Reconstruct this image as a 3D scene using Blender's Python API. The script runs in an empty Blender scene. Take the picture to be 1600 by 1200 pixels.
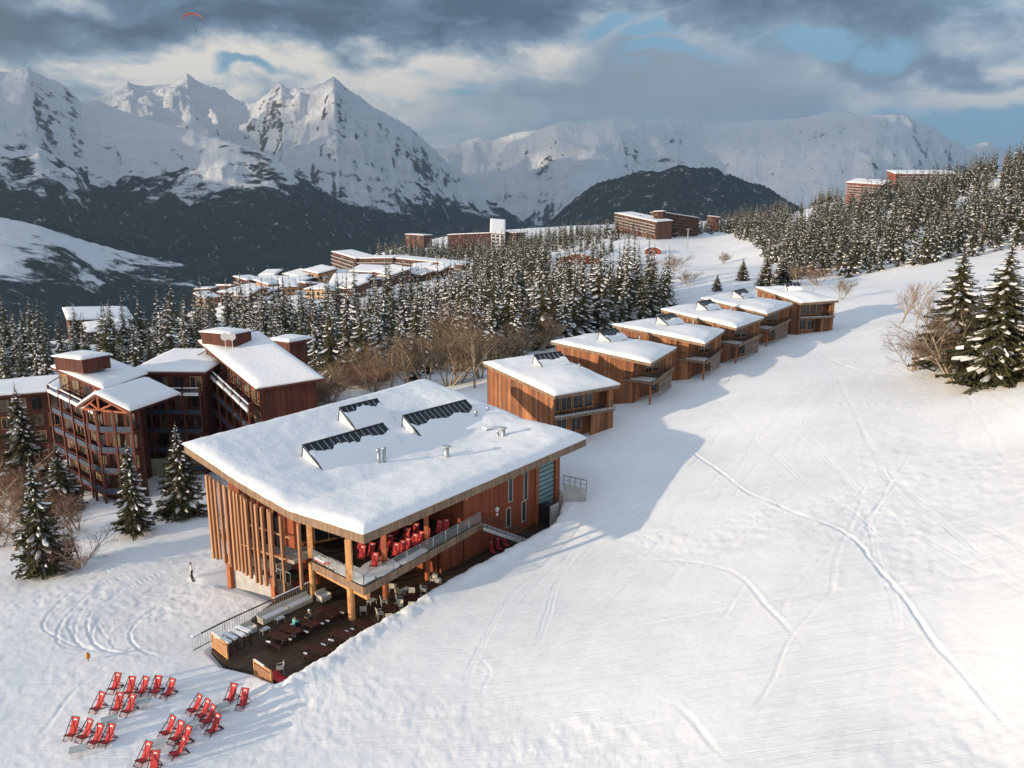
import bpy, bmesh, math, random
import numpy as np
from mathutils import Vector, Matrix

# ---------------------------------------------------------------- camera, sky, sun
R = math.radians
SC = bpy.context.scene
COL = SC.collection
CAM_H, PITCH, FPX = 33.0, R(12.5), 1220.0
cam_data = bpy.data.cameras.new('camera')
cam_data.sensor_width = 36.0
cam_data.lens = 36.0 * FPX / 1600.0
cam_data.clip_start = 0.5
cam_data.clip_end = 60000.0
cam = bpy.data.objects.new('camera', cam_data)
COL.objects.link(cam)
cam.location = (0, 0, CAM_H)
cam.rotation_euler = (R(90) - PITCH, 0, 0)
SC.camera = cam

SUN_EL = R(10.2)
SUN_T = 0.50                                   # light travels along (1, SUN_T) on the ground plane
LX, LY = 1 / math.hypot(1, SUN_T), SUN_T / math.hypot(1, SUN_T)
light_dir = Vector((LX * math.cos(SUN_EL), LY * math.cos(SUN_EL), -math.sin(SUN_EL)))
sun_data = bpy.data.lights.new('sun', 'SUN')
sun_data.energy = 5.0
sun_data.angle = R(0.6)
sun_data.color = (1.0, 0.81, 0.60)
sun = bpy.data.objects.new('sun', sun_data)
COL.objects.link(sun)
sun.rotation_euler = light_dir.to_track_quat('-Z', 'Y').to_euler()

SC.view_settings.view_transform = 'Standard'
SC.view_settings.look = 'None'
SC.view_settings.exposure = 0.07
SC.view_settings.gamma = 1.0
SC.view_settings.use_curve_mapping = False
SC.cycles.max_bounces = 6
SC.cycles.diffuse_bounces = 3
SC.cycles.volume_bounces = 0
SC.cycles.transparent_max_bounces = 6
SC.cycles.use_denoising = True

class NT:
    """small helper to write node trees"""
    def __init__(s, tree): s.t = tree; s.n = tree.nodes; s.l = tree.links
    def node(s, typ, **kw):
        nd = s.n.new(typ)
        for k, v in kw.items(): setattr(nd, k, v)
        return nd
    def put(s, sock, v):
        if isinstance(v, bpy.types.NodeSocket): s.l.new(v, sock)
        elif v is not None:
            if sock.type == 'RGBA' and len(v) == 3: v = (*v, 1)
            sock.default_value = v
    def math(s, op, a, b=None, c=None, clamp=False):
        nd = s.node('ShaderNodeMath', operation=op, use_clamp=clamp)
        s.put(nd.inputs[0], a); s.put(nd.inputs[1], b); s.put(nd.inputs[2], c)
        return nd.outputs[0]
    def vmath(s, op, a, b=None, scale=None):
        nd = s.node('ShaderNodeVectorMath', operation=op)
        s.put(nd.inputs[0], a)
        if b is not None: s.put(nd.inputs[1], b)
        if scale is not None: s.put(nd.inputs['Scale'], scale)
        return nd.outputs['Value'] if op in ('LENGTH', 'DOT_PRODUCT', 'DISTANCE') else nd.outputs[0]
    def noise(s, vec, scale, detail=4, rough=0.5, dist=0.0, dims='3D'):
        nd = s.node('ShaderNodeTexNoise', noise_dimensions=dims)
        if vec is not None: s.put(nd.inputs['Vector'], vec)
        nd.inputs['Scale'].default_value = scale; nd.inputs['Detail'].default_value = detail
        nd.inputs['Roughness'].default_value = rough; nd.inputs['Distortion'].default_value = dist
        return nd.outputs['Fac']
    def smooth(s, v, a, b, lo=0.0, hi=1.0):
        nd = s.node('ShaderNodeMapRange', interpolation_type='SMOOTHSTEP')
        s.put(nd.inputs['Value'], v)
        nd.inputs['From Min'].default_value = a; nd.inputs['From Max'].default_value = b
        nd.inputs['To Min'].default_value = lo; nd.inputs['To Max'].default_value = hi
        return nd.outputs[0]
    def mix(s, f, a, b):
        nd = s.node('ShaderNodeMix', data_type='RGBA')
        s.put(nd.inputs[0], f); s.put(nd.inputs[6], a); s.put(nd.inputs[7], b)
        return nd.outputs[2]
    def mapping(s, vec, scale=(1, 1, 1), rot=(0, 0, 0), loc=(0, 0, 0)):
        nd = s.node('ShaderNodeMapping')
        s.put(nd.inputs[0], vec)
        nd.inputs['Scale'].default_value = scale; nd.inputs['Rotation'].default_value = rot
        nd.inputs['Location'].default_value = loc
        return nd.outputs[0]
    def bump(s, h, strength, dist=0.1, normal=None):
        nd = s.node('ShaderNodeBump')
        s.put(nd.inputs['Height'], h)
        nd.inputs['Strength'].default_value = strength; nd.inputs['Distance'].default_value = dist
        if normal is not None: s.put(nd.inputs['Normal'], normal)
        return nd.outputs[0]

CP, SP = math.cos(PITCH), math.sin(PITCH)
def ray(px, py):
    u = (px - 800) / FPX; v = -(py - 600) / FPX
    return Vector((u, CP + v * SP, -SP + v * CP))
def atz(px, py, z):
    r = ray(px, py); t = (z - CAM_H) / r.z
    return Vector((r.x * t, r.y * t, z))
def aty(px, py, Y):
    r = ray(px, py); t = Y / r.y
    return Vector((r.x * t, Y, CAM_H + r.z * t))
def atplane(px, py, p, q):
    """where the sight line meets the vertical plane through ground points p and q"""
    r = ray(px, py); nx, ny = -(q[1] - p[1]), q[0] - p[0]
    t = (p[0] * nx + p[1] * ny) / (r.x * nx + r.y * ny)
    return Vector((r.x * t, r.y * t, CAM_H + r.z * t))

def make_world():
    w = bpy.data.worlds.new('World'); SC.world = w; w.use_nodes = True
    T = NT(w.node_tree); T.n.clear()
    sky = T.node('ShaderNodeTexSky', sky_type='NISHITA')
    sky.sun_disc = False; sky.sun_elevation = SUN_EL
    sky.sun_rotation = math.atan2(-LX, -LY)
    sky.altitude = 1800; sky.air_density = 1.0; sky.dust_density = 1.5; sky.ozone_density = 1.0
    skyc = T.vmath('SCALE', sky.outputs[0], scale=SKY_STRENGTH)
    tc = T.node('ShaderNodeTexCoord').outputs['Generated']
    sep = T.node('ShaderNodeSeparateXYZ'); T.put(sep.inputs[0], tc)
    z = T.math('MAXIMUM', sep.outputs[2], 0.0)
    k = T.math('DIVIDE', 1.0, T.math('ADD', z, 0.16))
    cmb = T.node('ShaderNodeCombineXYZ')
    T.put(cmb.inputs[0], T.math('MULTIPLY', sep.outputs[0], k)); T.put(cmb.inputs[1], T.math('MULTIPLY', sep.outputs[1], k))
    P = cmb.outputs[0]
    n1 = T.noise(T.mapping(P, (1, 1, 1), loc=(2.3, 0.4, 0)), 1.5, 9, 0.58, 0.25)
    n2 = T.noise(T.mapping(P, (1, 1, 1), loc=(7.7, 3.1, 0)), 2.6, 8, 0.55, 0.2)
    n3 = T.noise(T.mapping(tc, (1, 1, 2.2)), 5.5, 10, 0.66, 0.35)
    warp = T.vmath('SCALE', T.vmath('SUBTRACT', T.node_col(tc, 6.0), (0.5, 0.5, 0.5)), scale=0.16)
    wd = T.vmath('ADD', tc, warp)
    def blob(px, py, rx, ry, soft=0.9):
        d = ray(px, py).normalized()
        v = T.vmath('SUBTRACT', wd, tuple(d))
        v = T.vmath('MULTIPLY', v, (FPX / rx, FPX / rx * 0.7, FPX / ry))
        return T.smooth(T.vmath('LENGTH', v), 1.0 + soft * 0.6, 0.25)
    def add(vals):
        o = vals[0]
        for v in vals[1:]: o = T.math('MAXIMUM', o, v)
        return o
    bright = add([blob(230, 105, 190, 55), blob(420, 95, 200, 40), blob(900, 75, 170, 55), blob(700, 110, 150, 45), blob(1540, 140, 130, 45), blob(690, 190, 170, 55), blob(120, 10, 70, 20),
                  blob(1560, 30, 90, 60), blob(1040, 90, 90, 30), blob(560, 60, 60, 16), blob(1350, 150, 70, 22)])
    dark = add([blob(1000, 0, 420, 62), blob(1380, 20, 200, 36), blob(100, 40, 190, 36), blob(480, 35, 140, 40), blob(1340, 98, 60, 24), blob(1180, 88, 50, 16), blob(700, 10, 300, 40),
                blob(940, 130, 130, 55), blob(1470, 105, 60, 10)])
    gap = add([blob(425, 120, 45, 7), blob(1270, 82, 62, 15), blob(1560, 200, 90, 36), blob(1020, 75, 36, 10), blob(1040, 103, 60, 10), blob(1500, 185, 130, 34), blob(1380, 90, 40, 16), blob(960, 52, 50, 12)])
    # cloud tone: dark slate to cream
    tone = T.math('ADD', T.math('MULTIPLY', bright, 0.55), T.math('MULTIPLY', dark, -0.36))
    tone = T.math('ADD', tone, T.math('MULTIPLY', T.math('SUBTRACT', n3, 0.5), 2.1))
    tone = T.math('ADD', tone, T.math('MULTIPLY', T.math('SUBTRACT', n2, 0.5), 0.7))
    tone = T.math('ADD', tone, 0.46, clamp=True)
    ramp = T.node('ShaderNodeValToRGB')
    T.put(ramp.inputs[0], tone)
    e = ramp.color_ramp.elements
    e[0].position = 0.08; e[0].color = (0.105, 0.158, 0.235, 1)
    e[1].position = 0.97; e[1].color = (1.15, 1.07, 0.97, 1)
    m = e.new(0.45); m.color = (0.225, 0.325, 0.445, 1)
    m = e.new(0.70); m.color = (0.53, 0.62, 0.71, 1)
    cover = T.math('SUBTRACT', T.smooth(n1, 0.28, 0.45), T.math('MULTIPLY', gap, 1.35), clamp=True)
    cover = T.math('MAXIMUM', cover, T.math('MULTIPLY', T.smooth(n1, 0.52, 0.66), T.math('SUBTRACT', 1.0, gap, clamp=True)))
    blue = T.mix(0.85, skyc, (0.30, 0.55, 0.76))
    # thin warm brightness of the cloud deck all round the sun
    sd = T.vmath('DOT_PRODUCT', tc, tuple(-light_dir))
    glow = T.smooth(sd, 0.0, 1.0)
    cl = T.mix(T.math('MULTIPLY', glow, 0.8), ramp.outputs[0], (1.25, 1.12, 0.98))
    veil = add([blob(1060, 165, 330, 75, 1.2), blob(760, 190, 160, 60, 1.0)])
    cl = T.mix(T.math('MULTIPLY', veil, 0.75), cl, (0.46, 0.54, 0.62))
    up = T.smooth(sep.outputs[2], 0.30, 0.75)
    cl = T.mix(T.math('MULTIPLY', up, 0.85), cl, UPPER_CLOUD)
    final = T.mix(cover, blue, cl)
    bg = T.node('ShaderNodeBackground'); T.put(bg.inputs[0], final); bg.inputs[1].default_value = WORLD_GAIN
    out = T.node('ShaderNodeOutputWorld'); T.l.new(bg.outputs[0], out.inputs[0])
def node_col(self, vec, scale):
    nd = self.node('ShaderNodeTexNoise'); self.put(nd.inputs['Vector'], vec)
    nd.inputs['Scale'].default_value = scale; nd.inputs['Detail'].default_value = 6
    return nd.outputs['Color']
NT.node_col = node_col
SKY_STRENGTH, WORLD_GAIN = 0.12, 1.0
UPPER_CLOUD = (0.52, 0.63, 0.80)
make_world()

# ---------------------------------------------------------------- numeric helpers
def _hash(ix, iy, seed):
    h = (ix.astype(np.int64) * 374761393 + iy.astype(np.int64) * 668265263 + seed * 974634777) & 0xFFFFFFFF
    h = ((h ^ (h >> 13)) * 1274126177) & 0xFFFFFFFF
    h = (h ^ (h >> 16)) & 0xFFFFFFFF
    return h.astype(np.float64) / 4294967295.0
def vnoise(x, y, seed=0):
    ix = np.floor(x); iy = np.floor(y); fx = x - ix; fy = y - iy
    ux = fx * fx * fx * (fx * (fx * 6 - 15) + 10); uy = fy * fy * fy * (fy * (fy * 6 - 15) + 10)
    a = _hash(ix, iy, seed); b = _hash(ix + 1, iy, seed); c = _hash(ix, iy + 1, seed); d = _hash(ix + 1, iy + 1, seed)
    return (a + (b - a) * ux) * (1 - uy) + (c + (d - c) * ux) * uy
def fbm(x, y, octv=5, seed=0, gain=0.5, ridged=False):
    s = 0; amp = 1; tot = 0
    for i in range(octv):
        n = vnoise(x * 2 ** i + 17.3 * i, y * 2 ** i - 9.1 * i, seed + i) * 2 - 1
        if ridged: n = 1 - 2 * np.abs(n)
        s = s + amp * n; tot += amp; amp *= gain
    return s / tot
def sstep(v, a, b):
    t = np.clip((v - a) / (b - a), 0, 1)
    return t * t * (3 - 2 * t)
def seg_dist(X, Y, pts):
    best = np.full(np.shape(X), 1e9)
    for (x0, y0), (x1, y1) in zip(pts[:-1], pts[1:]):
        dx, dy = x1 - x0, y1 - y0
        t = np.clip(((X - x0) * dx + (Y - y0) * dy) / (dx * dx + dy * dy + 1e-9), 0, 1)
        best = np.minimum(best, np.hypot(X - x0 - t * dx, Y - y0 - t * dy))
    return best
def poly_sd(X, Y, pts):
    """signed distance to a polygon, negative inside"""
    d = seg_dist(X, Y, pts + [pts[0]]); ins = np.zeros(np.shape(X), bool)
    n = len(pts)
    for i in range(n):
        x0, y0 = pts[i]; x1, y1 = pts[(i + 1) % n]
        c = ((y0 > Y) != (y1 > Y)) & (X < (x1 - x0) * (Y - y0) / ((y1 - y0) + 1e-12) + x0)
        ins ^= c
    return np.where(ins, -d, d)

# ---------------------------------------------------------------- the near terrain
CTRL_Z = [(-150,1200,.3),(0,1190,.3),(150,1130,.5),(250,1080,.5),(400,1120,.4),(600,1200,.7),(0,1000,-1.2),(138,1030,-.6),(-100,870,-5),(0,870,-4),
 (70,897,-3.1),(213,833,-3),(287,805,-3),(300,903,-2.2),(360,915,-1.3),(300,1012,-.3),(430,1078,.4),(425,948,-.8),(560,1002,.7),(700,925,1.1),
 (860,835,1.5),(872,802,1.2),(918,787,2.6),(800,1000,1.7),(800,1200,1.3),(1000,1200,2.2),(1000,860,3.1),(1125,690,5.6),(957,682,4.3),(1045,614,6.0),
 (1119,582,7.2),(1183,556,8.),(1230,530,8.6),(1300,516,9.2),(1300,1200,4.),(1600,1200,5.5),(1300,900,6.3),(1600,900,8.7),(1300,700,8.),(1600,700,11.),
 (1535,599,12.5),(1400,590,10.6),(1200,600,8.3),(1390,475,11.5),(1750,1200,7),(1750,900,11),(1750,600,16),(185,748,-5),(320,742,-4.5),(1000,1000,3.2),
 (1450,1050,5.8),(300,1400,.8),(1000,1400,2.),(1600,1400,5)]
CTRL_Y = [(1600,394,262),(1450,417,262),(1340,441,272),(1250,452,250),(1700,380,250),(1600,470,165),(1420,500,150),(560,570,220),(480,620,150),(700,560,200),(850,520,220),(950,500,240),
 (1060,450,290),(1150,418,330),(50,590,230),(0,640,150),(-150,640,200),(250,560,260),(160,530,300),(380,470,430),(500,440,520),(620,430,600),(700,412,650),
 (560,470,400),(620,395,800),(780,376,850),(900,420,430),(1000,395,550),(1100,392,560),(1100,366,650),(1150,360,690),(960,362,640),(900,380,650),
 (1200,410,410),(1250,380,420),(1300,335,560),(1350,303,680),(1450,292,680),(1600,262,480),(1600,330,370),(1500,305,520),(1320,410,340),(1450,385,330),
 (1200,347,720),(1750,230,480),(840,362,900),(1120,350,900),(1560,275,600),(1250,330,700),(-150,560,300),(300,500,420),(700,480,340),(820,450,380)]
CTRL_XYZ = [(-15,80,-.5),(-25,88,-2.5),(-8,98,1.2),(-50,112,-5),(-38,118,-5),(-28,105,-3.5),(-75,105,-8),(0,110,3),(25,135,5.5),(0,5,2),(40,5,7),(-40,5,0),(0,-60,3),(60,-60,10),(-60,-60,0)]
def _uv(X, Y):
    Yc = np.asarray(Y, float) + 30.0
    r = np.hypot(X, Yc)
    return np.arctan2(X, Yc) * 2.2, np.log(np.maximum(r, 8)) * 1.5
def _fit():
    P = [atz(*c) for c in CTRL_Z] + [aty(*c) for c in CTRL_Y] + [Vector(c) for c in CTRL_XYZ]
    A = np.array([tuple(p) for p in P]); u, v = _uv(A[:, 0], A[:, 1])
    d = np.hypot(u[:, None] - u, v[:, None] - v)
    K = d ** 2 * np.log(d + 1e-9); n = len(A)
    K += np.eye(n) * 0.004
    M = np.zeros((n + 3, n + 3)); M[:n, :n] = K
    M[:n, n] = 1; M[:n, n + 1] = u; M[:n, n + 2] = v; M[n:, :n] = M[:n, n:].T
    w = np.linalg.solve(M, np.concatenate([A[:, 2], [0, 0, 0]]))
    return u, v, w
_CU, _CV, _W = _fit()
EDGE = [(-60,330),(-40,340),(-33.3,360),(-27.6,400),(-22.3,492),(-18.2,505),(-15,540),(-13,690),(-8,880),(-4.7,1000),(9,1080),(20,980),(33.3,950),(60,900)]
def base_z(X, Y):
    X = np.atleast_1d(np.asarray(X, float)); Y = np.atleast_1d(np.asarray(Y, float))
    u, v = _uv(X, Y); z = np.full(X.shape, _W[-3]) + _W[-2] * u + _W[-1] * v
    for i in range(len(_CU)):
        d2 = (u - _CU[i]) ** 2 + (v - _CV[i]) ** 2
        z += _W[i] * d2 * 0.5 * np.log(d2 + 1e-12)
    az = np.degrees(np.arctan2(X, Y)); r = np.hypot(X, Y)
    e = np.interp(az, [a for a, _ in EDGE], [b for _, b in EDGE])
    over = np.maximum(r - e, 0)
    zz = z - over * 0.62 - 20 * (1 - np.exp(-over / 60))
    return np.where(r > e + 1, np.minimum(zz, 60), z)

# plan of the clubhouse (metres)
TERRACE = [tuple(atz(*p)[:2]) for p in ((330,1014,0),(352,1040,0),(402,1052,0),(432,1073,0),(500,1036,.2),(560,998,.3),(640,955,.3),(700,918,.4),(770,880,.5),(862,833,.6),(876,800,.3))] + \
          [(0.5, 88.0), (-10.0, 72.0), (-20.4, 62.5)]
# the clubhouse stands at P0, PA runs up along the piste front and PB along the terrace end
P0 = atz(550, 967, 0.0)
PA = (atz(872, 796, 0.2) - P0); PA.z = 0; LA = PA.length; PA.normalize()      # along the piste side
PB = (atz(362, 914, -1.3) - P0); PB.z = 0; PB.normalize()                       # along the terrace end
def Q(s, t, z=0.0): v = P0 + PA * s + PB * t; return Vector((v.x, v.y, z))
PADS = [([tuple(Q(a, b).xy) for a, b in ((.1, 5.6), (.1, 21), (18, 21), (18, 5.6))], -1.75, 1.1)]          # (polygon, z, blend) level pads cut or filled under buildings
TRACKS = []        # (points, width, depth)
def detail_z(X, Y):
    """relief on top of the smooth hillside: bank round the terrace, drifts, ski tracks"""
    z = base_z(X, Y)
    r = np.hypot(X, Y)
    z = z + 0.22 * fbm(X / 18, Y / 18, 3, 3) + np.where(r > 150, 1.2 * fbm(X / 60, Y / 60, 4, 5), 0) * sstep(r, 150, 300)
    near = r < 175
    if near.any():
        xn, yn = X[near], Y[near]
        q = 0.014 * fbm(xn / 1.3, yn / 1.3, 4, 11) + 0.03 * fbm(xn / 4.5 + 3, yn / 4.5, 3, 12)
        # wind-packed streaks along the fall line and churned snow at the foot of the piste
        a = (xn * 0.83 - yn * 0.55); b = (xn * 0.55 + yn * 0.83)
        q += 0.03 * fbm(b / 6.0, a / 1.1, 3, 21)
        ch = sstep(fbm(xn / 13 + 5, yn / 13, 3, 31), -0.05, 0.4) * sstep(yn, 95, 70)
        q += ch * 0.06 * fbm(xn / 0.7, yn / 0.7, 3, 33)
        # old snowboard and ski lines
        wx_ = 0.5 * (vnoise(xn / 5, yn / 5, 77) - .5) + .1 * vnoise(xn, yn, 76); wy_ = 0.5 * (vnoise(xn / 5, yn / 5, 78) - .5)
        tr = sstep(-xn * .8 + (60 - yn) * .15, 6, 12) * sstep(yn, 84, 76)
        q += tr * 0.032 * fbm(xn / .55, yn / .55, 3, 35) * (.4 + 1.2 * vnoise(xn / 4, yn / 4, 36))
        for pts, w, dep in TRACKS:
            xs = [p[0] for p in pts]; ys = [p[1] for p in pts]
            m = (xn > min(xs) - 2) & (xn < max(xs) + 2) & (yn > min(ys) - 2) & (yn < max(ys) + 2)
            if not m.any(): continue
            xx, yy = xn[m], yn[m]
            d = seg_dist(xx + wx_[m], yy + wy_[m], pts)
            ends = np.minimum(np.hypot(xx - xs[0], yy - ys[0]), np.hypot(xx - xs[-1], yy - ys[-1]))
            f = sstep(ends, 0, 6.0) * (0.55 + 0.9 * vnoise(xx / 2.3, yy / 2.3, 79))
            q[m] += f * (-dep * np.exp(-(d / w) ** 2) + dep * 0.4 * np.exp(-((d - 2.0 * w) / (0.7 * w)) ** 2))
        z = z.copy(); z[near] += q
        sd = poly_sd(xn, yn, TERRACE)
        rag = 0.5 * fbm(xn / 0.9, yn / 0.9, 3, 41)
        # shovelled bank along the piste side of the terrace
        side = sstep(xn - (-16.5 + (yn - 50) * 0.55), -3.0, 1.0)
        bank = np.exp(-((sd - 1.0) / 1.1) ** 2) * (0.45 + 0.4 * rag) * side
        zz = z[near] + bank
        cut = sstep(sd + 0.35 * rag * side, 0.05, 0.55)
        zz = zz * cut + (-0.5) * (1 - cut)
        z[near] = zz
    for poly, zp, bl in PADS:
        sd = poly_sd(X, Y, poly); k = sstep(sd, 0.0, bl)
        z = np.where(k < 1, z * k + zp * (1 - k), z)
    return z
def gz(x, y): return float(detail_z(np.array([x]), np.array([y]))[0])
def hit(px, py, rmin=30.0, rmax=1400.0):
    """the ground point seen at a photo position"""
    r = ray(px, py); ts = np.exp(np.linspace(math.log(rmin), math.log(rmax), 1500))
    f = CAM_H + r.z * ts - detail_z(r.x * ts, r.y * ts)
    i = np.argmax(f < 0)
    if f[i] >= 0: return None
    a, b = (ts[i - 1], ts[i]) if i else (ts[0], ts[0] + 1)
    fa, fb = f[i - 1] if i else f[0], f[i]
    t = a + (b - a) * fa / (fa - fb) if fa != fb else a
    x, y = r.x * t, r.y * t
    return Vector((x, y, gz(x, y)))

# ---------------------------------------------------------------- materials of the setting
MATS = {}
def material(name, fn):
    if name in MATS: return MATS[name]
    m = bpy.data.materials.new(name); m.use_nodes = True
    T = NT(m.node_tree); T.n.clear()
    out = T.node('ShaderNodeOutputMaterial'); bs = T.node('ShaderNodeBsdfPrincipled')
    T.l.new(bs.outputs[0], out.inputs[0])
    bs.inputs['Specular IOR Level'].default_value = 0.25
    fn(T, bs); MATS[name] = m
    return m
def plain(name, col, rough=0.7, var=0.25, scale=3.0, metal=0.0, spec=0.25):
    def fn(T, bs):
        oc = T.node('ShaderNodeTexCoord').outputs['Object']
        n = T.noise(oc, scale, 5, 0.6)
        f = T.smooth(n, 0.3, 0.7, 1 - var, 1 + var)
        T.put(bs.inputs['Base Color'], T.vmath('SCALE', col, scale=f))
        bs.inputs['Roughness'].default_value = rough; bs.inputs['Metallic'].default_value = metal
        bs.inputs['Specular IOR Level'].default_value = spec
    return material(name, fn)

def _snow_ground(T, bs):
    p = T.node('ShaderNodeNewGeometry').outputs['Position']
    big = T.noise(p, 0.035, 4, 0.5)
    fine = T.noise(p, 2.2, 6, 0.6)
    st = T.noise(T.mapping(p, (1, 1, 1), rot=(0, 0, R(-56))), 0.001, 2)
    rp = T.mapping(p, (0.35, 1.3, 0.5), rot=(0, 0, R(-62)))
    streak = T.noise(rp, 1.0, 5, 0.6, 0.6)
    h = T.math('ADD', T.math('MULTIPLY', fine, 0.45), T.math('MULTIPLY', streak, 0.35))
    for k, (an, sc) in enumerate(((-38, 2.6), (-58, 3.4), (-20, 2.2), (24, 3.0))):      # faint crossing ski scratches
        v = T.mapping(p, (0.03, sc, 0.0), rot=(0, 0, R(an)), loc=(k * 3.1, k * 7.7, 0))
        n = T.noise(v, 1.0, 3, 0.7, 0.8); msk = T.smooth(T.noise(p, 0.09 + .02 * k, 2), .48, .62)
        ln = T.smooth(T.math('ABSOLUTE', T.math('SUBTRACT', n, .5)), .022, .0)
        h = T.math('SUBTRACT', h, T.math('MULTIPLY', T.math('MULTIPLY', ln, msk), .34))
    T.put(bs.inputs['Normal'], T.bump(h, 0.36, 0.2))
    c = T.mix(T.smooth(big, 0.35, 0.65), (0.80, 0.80, 0.795), (0.86, 0.855, 0.845))
    T.put(bs.inputs['Base Color'], c)
    bs.inputs['Roughness'].default_value = 0.65
M_SNOW = material('ground_snow', _snow_ground)
def _snow_roof(T, bs):
    oc = T.node('ShaderNodeTexCoord').outputs['Object']
    a = T.noise(T.mapping(oc, (1, 1, 0.4)), 1.6, 4, 0.5, 0.5); b = T.noise(oc, 9.0, 3)
    T.put(bs.inputs['Normal'], T.bump(T.math('ADD', a, T.math('MULTIPLY', b, 0.10)), 0.35, 0.14))
    bs.inputs['Base Color'].default_value = (0.85, 0.85, 0.85, 1)
    bs.inputs['Roughness'].default_value = 0.6
M_RSNOW = material('roof_snow', _snow_roof)

def _mountain(T, bs):
    g = T.node('ShaderNodeNewGeometry'); p = g.outputs['Position']; nrm = g.outputs['Normal']
    sp = T.node('ShaderNodeSeparateXYZ'); T.put(sp.inputs[0], p)
    sn = T.node('ShaderNodeSeparateXYZ'); T.put(sn.inputs[0], nrm)
    at = T.node('ShaderNodeAttribute', attribute_name='treeline').outputs['Fac']
    n1 = T.noise(p, 0.0016, 8, 0.62, 0.4)
    n2 = T.noise(T.mapping(p, (1, 1, 2.5)), 0.006, 8, 0.65, 0.3)
    n3 = T.noise(p, 0.02, 6, 0.7)
    # forest below the tree line, broken by meadows and avalanche lanes
    t = T.math('SUBTRACT', at, T.math('MULTIPLY', sp.outputs[2], 0.0030))
    t = T.math('ADD', t, T.math('MULTIPLY', T.math('SUBTRACT', n1, 0.5), 3.2))
    t = T.math('ADD', t, T.math('MULTIPLY', T.math('SUBTRACT', n2, 0.5), 2.6))
    forest = T.smooth(t, -0.15, 0.15)
    n4 = T.noise(p, 0.07, 4, 0.7)
    forest = T.math('MULTIPLY', forest, T.smooth(T.math('ADD', T.math('MULTIPLY', n3, .6), T.math('MULTIPLY', n4, .4)), 0.33, 0.44))
    rk = T.math('ADD', T.math('SUBTRACT', 0.66, sn.outputs[2]), T.math('MULTIPLY', T.math('SUBTRACT', n2, 0.5), 1.15))
    rock = T.smooth(T.math('ADD', rk, T.math('MULTIPLY', T.math('SUBTRACT', n3, 0.5), 0.5)), 0.10, 0.24)
    c = T.mix(rock, (0.90, 0.90, 0.90), (0.13, 0.13, 0.14))
    fc = T.mix(T.smooth(n4, .3, .7), (0.008, 0.013, 0.014), (0.045, 0.055, 0.060))
    c = T.mix(forest, c, fc)
    T.put(bs.inputs['Base Color'], c)
    h = T.math('ADD', T.math('MULTIPLY', n2, 1.0), T.math('MULTIPLY', n3, 0.35))
    T.put(bs.inputs['Normal'], T.bump(h, 0.8, 60.0))
    bs.inputs['Roughness'].default_value = 0.9; bs.inputs['Specular IOR Level'].default_value = 0.05
M_MOUNT = material('mountain_side', _mountain)

# ---------------------------------------------------------------- mesh helpers
def mesh_from(name, V, F, mats, parent=None, smooth=False, midx=None, kind=None):
    me = bpy.data.meshes.new(name)
    V = np.asarray(V, np.float32); 
    if isinstance(F, np.ndarray):
        n, k = F.shape
        me.vertices.add(len(V)); me.vertices.foreach_set('co', V.ravel())
        me.loops.add(n * k); me.loops.foreach_set('vertex_index', F.astype(np.int32).ravel())
        me.polygons.add(n); me.polygons.foreach_set('loop_start', np.arange(0, n * k, k, dtype=np.int32))
        me.update(calc_edges=True)
    else:
        me.from_pydata([tuple(map(float, v)) for v in V], [], F)
    if not isinstance(mats, (list, tuple)): mats = [mats]
    for m in mats: me.materials.append(m)
    if midx is not None: me.polygons.foreach_set('material_index', np.asarray(midx, np.int32))
    if smooth: me.polygons.foreach_set('use_smooth', np.ones(len(me.polygons), bool))
    me.update()
    o = bpy.data.objects.new(name, me); COL.objects.link(o)
    if parent is not None: o.parent = parent
    if kind: o['kind'] = kind
    return o
def tag(o, label, cat, group=None):
    o['label'] = label; o['category'] = cat
    if group: o['group'] = group
    return o
def thing(name, label, cat, loc=(0, 0, 0), rz=0.0, group=None):
    o = bpy.data.objects.new(name, None); COL.objects.link(o)
    o.location = loc; o.rotation_euler = (0, 0, rz); o.empty_display_size = 0.2
    return tag(o, label, cat, group)
def dup(root, loc, rz=0.0, label=None, group=None, scale=1.0, rot=None):
    r = root.copy(); COL.objects.link(r); r.location = loc
    r.rotation_euler = rot if rot is not None else (0, 0, rz)
    r.scale = (scale,) * 3 if not isinstance(scale, tuple) else scale
    if label: r['label'] = label
    if group: r['group'] = group
    for ch in list(root.children):
        c = ch.copy(); COL.objects.link(c); c.parent = r
        for g in list(ch.children):
            d = g.copy(); COL.objects.link(d); d.parent = c
    return r

def polar_sheet(name, azs, rs, zfun, mat, closed=False):
    A = np.radians(azs); RR, AA = np.meshgrid(rs, A, indexing='ij')
    X = RR * np.sin(AA); Y = RR * np.cos(AA)
    Z = np.empty_like(X)
    for i in range(0, len(rs), 40):
        s = slice(i, i + 40); Z[s] = zfun(X[s].ravel(), Y[s].ravel()).reshape(X[s].shape)
    V = np.stack([X, Y, Z], -1).reshape(-1, 3)
    nr, na = len(rs), len(azs)
    i = np.arange(nr - 1)[:, None]; j = np.arange(na if closed else na - 1)[None, :]
    j2 = (j + 1) % na
    F = np.stack([i * na + j, i * na + j2, (i + 1) * na + j2, (i + 1) * na + j], -1).reshape(-1, 4)[:, ::-1]
    if closed:                                     # fill the middle with one fan
        V = np.vstack([V, [0, 0, Z[0].mean()]]); c = len(V) - 1
        jj = np.arange(na); fan = np.stack([np.full(na, c), jj, (jj + 1) % na, (jj + 1) % na], -1)
    o = mesh_from(name, V, F, mat, smooth=True, kind='structure')
    return o, Z, X, Y

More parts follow.
